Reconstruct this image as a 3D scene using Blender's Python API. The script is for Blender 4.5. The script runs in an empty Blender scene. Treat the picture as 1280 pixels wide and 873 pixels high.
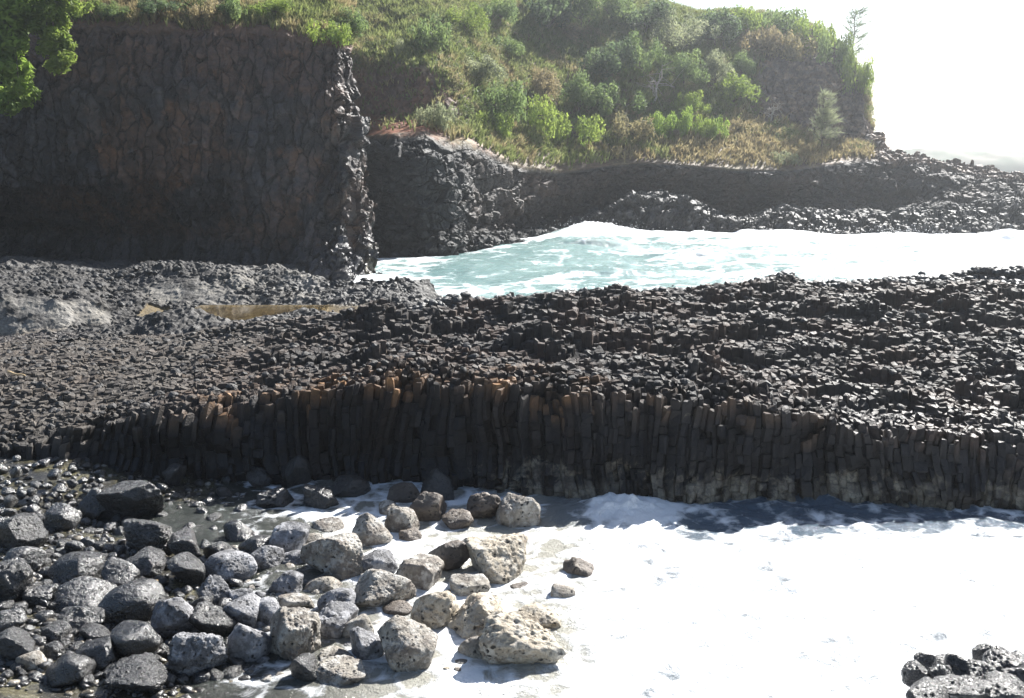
import bpy, math, random
import numpy as np
from mathutils import Vector

sc = bpy.context.scene
COL = sc.collection
R = math.radians

# ------------------------------------------------------------------ camera, sky, sun, exposure
F_PX = 1250.0                      # focal length in photo pixels (photo 1280 x 873)
PITCH = R(10.94)
CAM = np.array([0.0, 0.0, 10.0])
cam_d = bpy.data.cameras.new('camera')
cam_d.sensor_width = 36.0
cam_d.lens = F_PX / 1280.0 * 36.0
cam_d.clip_start = 0.1
cam_d.clip_end = 9000.0
cam = bpy.data.objects.new('camera', cam_d)
cam.location = CAM
cam.rotation_euler = (math.pi / 2 - PITCH, 0, 0)
COL.objects.link(cam)
sc.camera = cam

SUN_AZ, SUN_EL = R(38), R(39)      # azimuth to the right of the view direction (+Y)
world = bpy.data.worlds.new('World')
sc.world = world
world.use_nodes = True
wn = world.node_tree.nodes
sky = wn.new('ShaderNodeTexSky')
sky.sky_type = 'NISHITA'
sky.sun_disc = False
sky.sun_elevation = SUN_EL
sky.sun_rotation = SUN_AZ
sky.air_density = 1.0
sky.dust_density = 1.2
wn['Background'].inputs[1].default_value = 0.055
world.node_tree.links.new(sky.outputs[0], wn['Background'].inputs[0])

sun_dir = Vector((math.sin(SUN_AZ) * math.cos(SUN_EL), math.cos(SUN_AZ) * math.cos(SUN_EL), math.sin(SUN_EL)))
sun_d = bpy.data.lights.new('sun', 'SUN')
sun_d.energy = 5.0
sun_d.angle = R(0.5)
sun_d.color = (1.0, 0.975, 0.93)
sun = bpy.data.objects.new('sun', sun_d)
sun.rotation_euler = (-sun_dir).to_track_quat('-Z', 'Y').to_euler()
sun.location = (60, 60, 80)
COL.objects.link(sun)

sc.view_settings.view_transform = 'Standard'
sc.view_settings.look = 'None'
sc.view_settings.gamma = 1.0
sc.view_settings.use_curve_mapping = False
sc.view_settings.exposure = 1.5
HAZE_DENSITY = 0.00036
HAZE_G = 0.65

# ------------------------------------------------------------------ pixel helpers (photo pixels to world points)
CP, SP = math.cos(PITCH), math.sin(PITCH)
def ray(px, py):
    a = (px - 640.0) / F_PX
    b = (436.5 - py) / F_PX
    return np.array([a, CP + b * SP, -SP + b * CP])
def at_y(px, py, Y):
    d = ray(px, py)
    return CAM + d * (Y / d[1])
def at_z(px, py, z):
    d = ray(px, py)
    return CAM + d * ((z - 10.0) / d[2])
def project(P):
    q = P - CAM
    dep = q[..., 1] * CP - q[..., 2] * SP
    up = q[..., 1] * SP + q[..., 2] * CP
    return 640 + F_PX * q[..., 0] / dep, 436.5 - F_PX * up / dep, dep

# ------------------------------------------------------------------ noise (numpy)
def _hash(ix, iy, iz, seed):
    h = (ix.astype(np.int64) * 374761393 + iy.astype(np.int64) * 668265263 + iz.astype(np.int64) * 2147483647 + seed * 974711) & 0xFFFFFFFF
    h = ((h ^ (h >> 13)) * 1274126177) & 0xFFFFFFFF
    h = ((h ^ (h >> 15)) * 2246822519) & 0xFFFFFFFF
    return (h ^ (h >> 16)) & 0xFFFFFFFF
def hash01(ix, iy, iz, seed):
    return _hash(ix, iy, iz, seed).astype(np.float64) / 4294967295.0
def perlin(x, y, z, seed=0):
    x0, y0, z0 = np.floor(x), np.floor(y), np.floor(z)
    fx, fy, fz = x - x0, y - y0, z - z0
    ix, iy, iz = x0.astype(np.int64), y0.astype(np.int64), z0.astype(np.int64)
    u, v, w = [t * t * t * (t * (t * 6 - 15) + 10) for t in (fx, fy, fz)]
    out = 0
    for dx in (0, 1):
        for dy in (0, 1):
            for dz in (0, 1):
                h = _hash(ix + dx, iy + dy, iz + dz, seed)
                gx = (h & 1023) / 511.5 - 1
                gy = ((h >> 10) & 1023) / 511.5 - 1
                gz = ((h >> 20) & 1023) / 511.5 - 1
                g = gx * (fx - dx) + gy * (fy - dy) + gz * (fz - dz)
                out = out + g * (u if dx else 1 - u) * (v if dy else 1 - v) * (w if dz else 1 - w)
    return out
def fbm(P, scale, octaves=4, seed=0, gain=0.5):
    x, y, z = P[..., 0] / scale, P[..., 1] / scale, P[..., 2] / scale
    a, s, f = 1.0, 0, 1.0
    for o in range(octaves):
        s = s + a * perlin(x * f, y * f, z * f, seed + o * 17)
        a *= gain
        f *= 2.03
    return s
def voronoi(P, size, seed=0, jitter=0.9):
    """F1, F2, cell random (three) of points P; size = (sx, sy, sz)."""
    q = P / np.asarray(size, float)
    b = np.floor(q).astype(np.int64)
    f1 = np.full(q.shape[:-1], 9.0)
    f2 = np.full(q.shape[:-1], 9.0)
    cx = np.zeros(q.shape[:-1], np.int64); cy = cx.copy(); cz = cx.copy()
    for dx in (-1, 0, 1):
        for dy in (-1, 0, 1):
            for dz in (-1, 0, 1):
                ix, iy, iz = b[..., 0] + dx, b[..., 1] + dy, b[..., 2] + dz
                h = _hash(ix, iy, iz, seed)
                px = ix + 0.5 + jitter * ((h & 1023) / 1023 - 0.5)
                py = iy + 0.5 + jitter * (((h >> 10) & 1023) / 1023 - 0.5)
                pz = iz + 0.5 + jitter * (((h >> 20) & 1023) / 1023 - 0.5)
                d = np.sqrt((q[..., 0] - px) ** 2 + (q[..., 1] - py) ** 2 + (q[..., 2] - pz) ** 2)
                c = d < f1
                f2 = np.where(c, f1, np.minimum(f2, d))
                f1 = np.where(c, d, f1)
                cx = np.where(c, ix, cx); cy = np.where(c, iy, cy); cz = np.where(c, iz, cz)
    return f1, f2, hash01(cx, cy, cz, seed + 5), hash01(cx, cy, cz, seed + 6), hash01(cx, cy, cz, seed + 7)
def smooth(a, b, x):
    t = np.clip((x - a) / (b - a), 0, 1)
    return t * t * (3 - 2 * t)
def lerp(a, b, t):
    return a + (b - a) * t
def mixc(c0, c1, t):
    return np.asarray(c0) * (1 - t[..., None]) + np.asarray(c1) * t[..., None]
class RBF:
    def __init__(self, pts, vals):
        self.p = np.asarray(pts, float)
        d = np.linalg.norm(self.p[:, None] - self.p[None], axis=-1)
        n = len(self.p)
        A = np.zeros((n + 1, n + 1)); A[:n, :n] = -d; A[n, :n] = 1; A[:n, n] = 1
        self.w = np.linalg.solve(A, np.append(np.asarray(vals, float), 0))
    def __call__(self, x, y):
        sh = np.shape(x)
        q = np.stack([np.ravel(x), np.ravel(y)], -1).astype(float)
        out = np.empty(len(q))
        for i in range(0, len(q), 40000):
            d = np.linalg.norm(q[i:i + 40000, None] - self.p[None], axis=-1)
            out[i:i + 40000] = -d @ self.w[:-1] + self.w[-1]
        return out.reshape(sh)

# ------------------------------------------------------------------ object helpers
def tag(o, label=None, cat=None, group=None, kind=None):
    for k, v in (('label', label), ('category', cat), ('group', group), ('kind', kind)):
        if v:
            o[k] = v
    return o
def link(name, me, mat, parent=None):
    o = bpy.data.objects.new(name, me)
    if mat is not None and not me.materials:
        me.materials.append(mat)
    COL.objects.link(o)
    if parent is not None:
        o.parent = parent
    return o
def mesh_np(name, V, loops, sizes, smooth_shade=False, attrs=None):
    """V (n,3); loops flat vertex indices; sizes = corners per face (array or int)."""
    me = bpy.data.meshes.new(name)
    loops = np.asarray(loops, np.int32).ravel()
    if np.isscalar(sizes):
        sizes = np.full(len(loops) // sizes, sizes, np.int32)
    sizes = np.asarray(sizes, np.int32)
    starts = np.concatenate([[0], np.cumsum(sizes)[:-1]]).astype(np.int32)
    me.vertices.add(len(V)); me.loops.add(len(loops)); me.polygons.add(len(sizes))
    me.vertices.foreach_set('co', np.asarray(V, np.float32).ravel())
    me.loops.foreach_set('vertex_index', loops)
    me.polygons.foreach_set('loop_start', starts)
    me.polygons.foreach_set('use_smooth', np.full(len(sizes), smooth_shade))
    for k, a in (attrs or {}).items():
        a = np.asarray(a, np.float32)
        if a.ndim == 1:
            at = me.attributes.new(k, 'FLOAT', 'POINT'); at.data.foreach_set('value', a)
        else:
            if a.shape[1] == 3:
                a = np.concatenate([a, np.ones((len(a), 1), np.float32)], 1)
            at = me.attributes.new(k, 'FLOAT_COLOR', 'POINT'); at.data.foreach_set('color', a.ravel())
    me.update(calc_edges=True)
    me.validate()
    return me
def grid_loops(ni, nj):
    i, j = np.meshgrid(np.arange(ni - 1), np.arange(nj - 1), indexing='ij')
    a = i * nj + j
    return np.stack([a, a + nj, a + nj + 1, a + 1], -1).reshape(-1)
def grid_normals(P):
    du = np.gradient(P, axis=0); dv = np.gradient(P, axis=1)
    n = np.cross(du, dv)
    return n / np.maximum(np.linalg.norm(n, axis=-1, keepdims=True), 1e-9)
def sheet(name, P, mat, smooth_shade=True, attrs=None, kind='structure', parent=None):
    ni, nj = P.shape[:2]
    at = {k: (a.reshape(-1) if a.ndim == 2 else a.reshape(-1, a.shape[-1])) for k, a in (attrs or {}).items()}
    me = mesh_np(name, P.reshape(-1, 3), grid_loops(ni, nj), 4, smooth_shade, at)
    o = link(name, me, mat, parent)
    if kind:
        o['kind'] = kind
    return o

# ------------------------------------------------------------------ materials
class NT:
    def __init__(self, name):
        self.m = bpy.data.materials.new(name); self.m.use_nodes = True
        self.t = self.m.node_tree; self.n = self.t.nodes
        self.b = self.n['Principled BSDF']
        self.out = self.n['Material Output']
        self.pos = self.n.new('ShaderNodeNewGeometry').outputs['Position']
    def l(self, a, b): self.t.links.new(a, b)
    def set(self, sock, v):
        if hasattr(v, 'is_output'): self.l(v, sock)
        else: sock.default_value = v
    def noise(self, scale, detail=5, rough=0.55, vec=None, dist=0.0):
        n = self.n.new('ShaderNodeTexNoise')
        n.inputs['Scale'].default_value = scale; n.inputs['Detail'].default_value = detail
        n.inputs['Roughness'].default_value = rough; n.inputs['Distortion'].default_value = dist
        self.l(vec or self.pos, n.inputs['Vector'])
        return n.outputs['Fac']
    def voro(self, scale, feature='F1', vec=None, out='Distance', rnd=1.0):
        n = self.n.new('ShaderNodeTexVoronoi'); n.feature = feature
        n.inputs['Scale'].default_value = scale
        n.inputs['Randomness'].default_value = rnd
        self.l(vec or self.pos, n.inputs['Vector'])
        return n.outputs[out]
    def ramp(self, fac, a, b, lo=0.0, hi=1.0, interp='LINEAR'):
        n = self.n.new('ShaderNodeMapRange'); n.clamp = True
        n.interpolation_type = 'SMOOTHSTEP' if interp == 'S' else 'LINEAR'
        self.set(n.inputs['Value'], fac)
        n.inputs['From Min'].default_value = a; n.inputs['From Max'].default_value = b
        n.inputs['To Min'].default_value = lo; n.inputs['To Max'].default_value = hi
        return n.outputs['Result']
    def math(self, op, a, b=0.0):
        n = self.n.new('ShaderNodeMath'); n.operation = op
        self.set(n.inputs[0], a); self.set(n.inputs[1], b)
        return n.outputs[0]
    def mix(self, fac, a, b, blend='MIX'):
        n = self.n.new('ShaderNodeMix'); n.data_type = 'RGBA'; n.blend_type = blend
        self.set(n.inputs['Factor'], fac)
        for s, v in ((n.inputs[6], a), (n.inputs[7], b)):
            if hasattr(v, 'is_output'): self.l(v, s)
            else: s.default_value = (*v, 1.0) if len(v) == 3 else v
        return n.outputs[2]
    def attr(self, name, fac=False):
        n = self.n.new('ShaderNodeAttribute'); n.attribute_name = name
        return n.outputs['Fac' if fac else 'Color']
    def sep(self, vec, k):
        n = self.n.new('ShaderNodeSeparateXYZ'); self.l(vec, n.inputs[0]); return n.outputs[k]
    def scaled(self, s):
        n = self.n.new('ShaderNodeVectorMath'); n.operation = 'MULTIPLY'
        self.l(self.pos, n.inputs[0]); n.inputs[1].default_value = s
        return n.outputs[0]
    def bump(self, h, dist, strength=1.0, prev=None):
        n = self.n.new('ShaderNodeBump')
        n.inputs['Strength'].default_value = strength; n.inputs['Distance'].default_value = dist
        self.l(h, n.inputs['Height'])
        if prev is not None: self.l(prev, n.inputs['Normal'])
        return n.outputs[0]
    def fin(self, col, rough, normal=None, spec=0.5):
        self.set(self.b.inputs['Base Color'], col if hasattr(col, 'is_output') else (*col, 1))
        self.set(self.b.inputs['Roughness'], rough)
        self.b.inputs['Specular IOR Level'].default_value = spec
        if normal is not None: self.l(normal, self.b.inputs['Normal'])
        return self.m

def rock_mat(name, fine=7.0, bump_d=0.04, rough=(0.4, 0.75), spec=0.5, coarse=1.2):
    """Basalt: vertex colour 'col' broken up by two noises; 'wet' lowers the roughness."""
    t = NT(name)
    n1, n2 = t.noise(fine, 6, 0.62), t.noise(coarse, 4)
    c = t.mix(1.0, t.attr('col'), t.mix(t.ramp(n1, 0.3, 0.7), (0.45, 0.44, 0.44), (1.35, 1.35, 1.35)), 'MULTIPLY')
    c = t.mix(1.0, c, t.mix(t.ramp(n2, 0.3, 0.7), (0.75, 0.76, 0.8), (1.25, 1.22, 1.16)), 'MULTIPLY')
    rg = t.ramp(n1, 0.3, 0.7, *rough)
    wet = t.attr('wet', True)
    rg = t.math('MULTIPLY', rg, t.ramp(wet, 0, 1, 1.0, 0.55))
    b = t.bump(n1, bump_d)
    b = t.bump(t.noise(fine * 4.5, 4), bump_d * 0.3, 1.0, b)
    return t.fin(c, rg, b, spec)

M = {}
M['basalt'] = rock_mat('basalt', 7.0, 0.05, (0.55, 0.9), 0.35)
def ledge_mat():
    m = rock_mat('ledge_basalt', 7.0, 0.05, (0.5, 0.85), 0.35)
    t = NT.__new__(NT); t.m = m; t.t = m.node_tree; t.n = t.t.nodes; t.b = t.n['Principled BSDF']
    t.pos = t.n.new('ShaderNodeNewGeometry').outputs['Position']
    old = t.b.inputs['Base Color'].links[0].from_socket
    k = t.math('ADD', t.attr('crust', True), t.ramp(t.noise(2.4, 9, 0.72, dist=0.9), 0.25, 0.75, -1.0, 0.4))
    k = t.math('MULTIPLY', t.ramp(k, 0.1, 0.4), t.ramp(t.noise(0.9, 4), 0.30, 0.5))
    ck = t.ramp(t.voro(4.2, 'DISTANCE_TO_EDGE'), 0.015, 0.06)
    k = t.math('MULTIPLY', k, t.ramp(ck, 0, 1, 0.55, 1.0))
    c = t.mix(t.math('MULTIPLY', k, 0.85), old, t.mix(t.ramp(t.noise(2.6, 6, 0.7), 0.35, 0.65), (0.07, 0.055, 0.04), (0.34, 0.30, 0.23)))
    t.l(c, t.b.inputs['Base Color'])
    return m
M['ledge_basalt'] = ledge_mat()
M['cliff_rock'] = rock_mat('cliff_rock', 2.2, 0.12, (0.5, 0.85), 0.4, 0.45)
M['bench_rock'] = rock_mat('bench_rock', 2.6, 0.12, (0.5, 0.85), 0.3, 0.5)

def boulder_mat(name, base, alt, pit_scale, pit_col, pit_amt, rough, bump_d, salt=None, stain=None, spec=0.5):
    t = NT(name)
    n1, n2 = t.noise(6.0, 7, 0.65), t.noise(1.7, 4, 0.6)
    c = t.mix(t.ramp(n2, 0.38, 0.62), base, alt)
    if salt:
        c = t.mix(t.math('MULTIPLY', t.ramp(t.noise(3.1, 8, 0.7), 0.47, 0.6), 0.85), c, salt)
    if stain:
        c = t.mix(t.ramp(t.noise(2.3, 6, 0.7, dist=0.6), 0.56, 0.68), c, stain)
    c = t.mix(1.0, c, t.mix(t.ramp(n1, 0.3, 0.7), (0.7, 0.69, 0.68), (1.25, 1.25, 1.25)), 'MULTIPLY')
    wv = t.n.new('ShaderNodeVectorMath'); wv.operation = 'ADD'; t.l(t.pos, wv.inputs[0])
    nz = t.n.new('ShaderNodeTexNoise'); nz.inputs['Scale'].default_value = 5.0; nz.inputs['Detail'].default_value = 3; t.l(t.pos, nz.inputs['Vector'])
    sv = t.n.new('ShaderNodeVectorMath'); sv.operation = 'SCALE'; sv.inputs['Scale'].default_value = 0.22; t.l(nz.outputs['Color'], sv.inputs[0]); t.l(sv.outputs[0], wv.inputs[1])
    v = t.voro(pit_scale, vec=wv.outputs[0])
    v2 = t.voro(pit_scale * 2.6, vec=wv.outputs[0])
    gate = t.ramp(t.noise(3.4, 3), 0.47, 0.58)
    pit = t.math('MULTIPLY', t.ramp(v, 0.2, 0.36, 1.0, 0.0), gate)
    pit = t.math('MAXIMUM', pit, t.math('MULTIPLY', t.ramp(v2, 0.1, 0.26, 0.9, 0.0), t.ramp(t.noise(3.3, 3), 0.45, 0.58)))
    c = t.mix(t.math('MULTIPLY', pit, pit_amt), c, pit_col)
    b = t.bump(n1, bump_d)
    b = t.bump(pit, -0.06, 1.0, b) if False else t.bump(t.math('MULTIPLY', pit, -1.0), 0.05, 1.0, b)
    b = t.bump(t.noise(26, 4, 0.7), bump_d * 0.35, 1.0, b)
    if spec > 0.6:
        t.b.inputs['Coat Weight'].default_value = 0.75; t.b.inputs['Coat Roughness'].default_value = 0.17
        t.l(b, t.b.inputs['Coat Normal'])
    return t.fin(c, t.ramp(n1, 0.3, 0.7, *rough), b, spec)

M['wet'] = boulder_mat('wet_dark_rock', (0.010, 0.0098, 0.0098), (0.02, 0.019, 0.0185), 9, (0.01, 0.01, 0.01), 0.3, (0.2, 0.42), 0.05, spec=0.62)
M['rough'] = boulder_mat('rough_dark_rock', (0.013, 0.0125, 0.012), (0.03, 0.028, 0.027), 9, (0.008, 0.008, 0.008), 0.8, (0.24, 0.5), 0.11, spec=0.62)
M['grey'] = boulder_mat('grey_rock', (0.085, 0.085, 0.09), (0.2, 0.2, 0.21), 9, (0.012, 0.012, 0.012), 0.9, (0.45, 0.7), 0.09, salt=(0.42, 0.42, 0.44))
M['mixed'] = boulder_mat('crusted_rock', (0.15, 0.125, 0.105), (0.33, 0.30, 0.25), 8, (0.015, 0.013, 0.012), 0.95, (0.5, 0.8), 0.09, salt=(0.5, 0.48, 0.44), stain=(0.05, 0.04, 0.033))
M['cream'] = boulder_mat('cream_rock', (0.46, 0.40, 0.31), (0.34, 0.29, 0.22), 6, (0.02, 0.017, 0.015), 0.97, (0.6, 0.9), 0.07, salt=(0.5, 0.47, 0.41), stain=(0.12, 0.085, 0.055))
M['brown'] = boulder_mat('brown_rock', (0.075, 0.058, 0.045), (0.13, 0.105, 0.085), 9, (0.012, 0.01, 0.01), 0.9, (0.4, 0.7), 0.055, stain=(0.24, 0.2, 0.15))
M['pebble'] = rock_mat('pebble_rock', 12, 0.02, (0.25, 0.5), 0.6, 3.0)

def leaf_mat(name, c0, c1, trans=0.35):
    t = NT(name)
    oi = t.n.new('ShaderNodeAttribute'); oi.attribute_name = 'shade'
    c = t.mix(oi.outputs['Fac'], c0, c1)
    c = t.mix(1.0, c, t.mix(t.ramp(t.noise(0.8, 3), 0.35, 0.65), (0.75, 0.75, 0.75), (1.25, 1.22, 1.1)), 'MULTIPLY')
    t.fin(c, 0.6, None, 0.3)
    tr = t.n.new('ShaderNodeBsdfTranslucent'); t.l(c, tr.inputs[0])
    mx = t.n.new('ShaderNodeMixShader'); mx.inputs[0].default_value = trans
    t.l(t.b.outputs[0], mx.inputs[1]); t.l(tr.outputs[0], mx.inputs[2])
    t.l(mx.outputs[0], t.out.inputs[0])
    return t.m
def grass_mat(name):
    t = NT(name)
    c = t.attr('col')
    t.fin(c, 0.65, None, 0.25)
    tr = t.n.new('ShaderNodeBsdfTranslucent'); t.l(c, tr.inputs[0])
    mx = t.n.new('ShaderNodeMixShader'); mx.inputs[0].default_value = 0.55
    t.l(t.b.outputs[0], mx.inputs[1]); t.l(tr.outputs[0], mx.inputs[2])
    t.l(mx.outputs[0], t.out.inputs[0])
    return t.m
M['grass'] = grass_mat('grass_blades')
M['leaf_bright'] = leaf_mat('bright_leaves', (0.148, 0.218, 0.05), (0.276, 0.349, 0.078), 0.6)
M['leaf_lime'] = leaf_mat('lime_leaves', (0.15, 0.235, 0.045), (0.28, 0.385, 0.085), 0.6)
M['leaf_green'] = leaf_mat('green_leaves', (0.103, 0.161, 0.065), (0.215, 0.283, 0.101), 0.6)
M['leaf_dark'] = leaf_mat('dark_leaves', (0.064, 0.105, 0.06), (0.147, 0.199, 0.088), 0.6)
M['leaf_pale'] = leaf_mat('pale_leaves', (0.172, 0.204, 0.116), (0.326, 0.349, 0.218), 0.6)
M['leaf_olive'] = leaf_mat('olive_leaves', (0.166, 0.161, 0.088), (0.334, 0.283, 0.151), 0.6)
M['leaf_dry'] = leaf_mat('dry_leaves', (0.2, 0.165, 0.09), (0.33, 0.28, 0.165), 0.6)
t = NT('bark'); M['bark'] = t.fin(t.mix(t.ramp(t.noise(6), .35, .65), (.06, .045, .035), (.14, .115, .09)), 0.85)
t = NT('dead_wood'); M['dead_wood'] = t.fin(t.mix(t.ramp(t.noise(6), .35, .65), (.22, .19, .16), (.42, .38, .33)), 0.8)
t = NT('driftwood'); M['driftwood'] = t.fin(t.mix(t.ramp(t.noise(20), .35, .65), (.4, .27, .13), (.55, .42, .25)), 0.7)

# ================================================================== SETTING
# ------------------------------------------------------------------ seabed and far land
def flat_sheet(name, x0, x1, y0, y1, z, mat):
    me = mesh_np(name, np.array([[x0, y0, z], [x1, y0, z], [x1, y1, z], [x0, y1, z]]), [0, 1, 2, 3], 4)
    o = link(name, me, mat); o['kind'] = 'structure'; return o
t = NT('sand'); M['seabed'] = t.fin(t.mix(t.ramp(t.noise(0.4), .35, .65), (.05, .05, .045), (.12, .11, .09)), 0.9)
flat_sheet('seabed', -2400, 2400, -300, 3000, -3.2, M['seabed'])

def far_land():
    s = np.linspace(0, 1, 200)
    w = np.linspace(0, 1, 24)
    S, W = np.meshgrid(s, w, indexing='ij')
    X = 180 + S * 420
    Y = 600 + W * 160 - S * 80 + 12 * np.sin(S * 14)
    base = np.stack([X, Y, X * 0], -1)
    h = 14 + 4 * fbm(base, 60, 4, 3) + 3 * fbm(base, 12, 3, 5)
    Z = -1 + np.sin(np.clip(W * 1.25, 0, 1) * math.pi) ** 0.6 * np.clip(h, 3, 40) * np.clip(S * 9, 0.15, 1)
    P = np.stack([X, Y, Z], -1)
    t = NT('far_shore'); m = t.fin(t.mix(t.ramp(t.noise(0.05), .4, .6), (.05, .07, .03), (.09, .08, .05)), 0.9)
    sheet('far_hills', P, m)
far_land()

# ------------------------------------------------------------------ the basalt ledge: column tops as prisms
def W3(px, py, Y):
    p = at_y(px, py, Y); return p
edge_pts = [(-260, 590, 30), (-120, 580, 30.2), (0, 556, 30.3), (100, 533, 30.5), (200, 508, 30.7), (300, 494, 30.7), (400, 484, 30.5),
            (500, 467, 30.2), (600, 473, 29.7), (700, 484, 29.1), (800, 492, 28.9), (900, 492, 28.7), (1000, 514, 28.5),
            (1100, 533, 28.3), (1200, 540, 28.2), (1280, 543, 28.0), (1420, 552, 28.0)]
mid_pts = [(-200, 480, 37), (0, 470, 37), (200, 457, 38), (400, 438, 38), (640, 425, 38), (800, 424, 38), (1000, 428, 38), (1280, 434, 38),
           (-150, 446, 45), (0, 441, 45), (200, 428, 45), (300, 418, 44), (400, 402, 44.5), (480, 393, 45), (640, 390, 45), (900, 389, 45), (1280, 389, 45),
           (0, 425, 51), (200, 416, 51), (330, 412, 51), (420, 405, 52), (500, 396, 53), (600, 384, 55), (700, 371, 55), (900, 362, 55), (1100, 354, 56), (1280, 345, 56), (1400, 343, 56),
           (560, 384, 58.3), (640, 376, 58.5), (760, 366, 58.5), (900, 359, 58.5), (1100, 351, 59), (1280, 341, 59)]
wp = np.array([W3(*p) for p in edge_pts + mid_pts])
ledge_z = RBF(wp[:, :2], wp[:, 2])
ep = np.array([W3(*p) for p in edge_pts])
def edge_y(x):
    return np.interp(x, ep[:, 0], ep[:, 1])
def back_y(x):
    return np.interp(x, [-40, -8.5, -6, -3.6, 0, 12, 28, 40], [52.5, 52.8, 54.5, 57.5, 58.6, 58.8, 59.2, 59.5])

def ledge_top(x, y):
    """smooth top of the ledge with terraces and humps."""
    p = np.stack([x, y, 0 * x], -1)
    z = ledge_z(x, y)
    fade = smooth(0.0, 3.0, y - edge_y(x))
    q = fbm(p * [0.6, 1.5, 1], 5.0, 3, 21)
    st = np.floor(q * 3.2) + smooth(0.55, 0.95, (q * 3.2) % 1.0)
    z = z + (0.48 * st + 0.55 * fbm(p, 2.4, 5, 22, 0.55)) * fade * smooth(-14, -4, x) + 0.12 * fbm(p, 1.8, 2, 23) * fade * (1 - smooth(-14, -4, x))
    # low dark rise crossing the middle of the ledge
    r = smooth(1.6, 0.0, np.abs(y - 43.6 - 1.0 * np.sin(x * 0.35))) * smooth(-17, -12, x) * (1 - smooth(3, 10, x))
    return z + 0.5 * r

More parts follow.
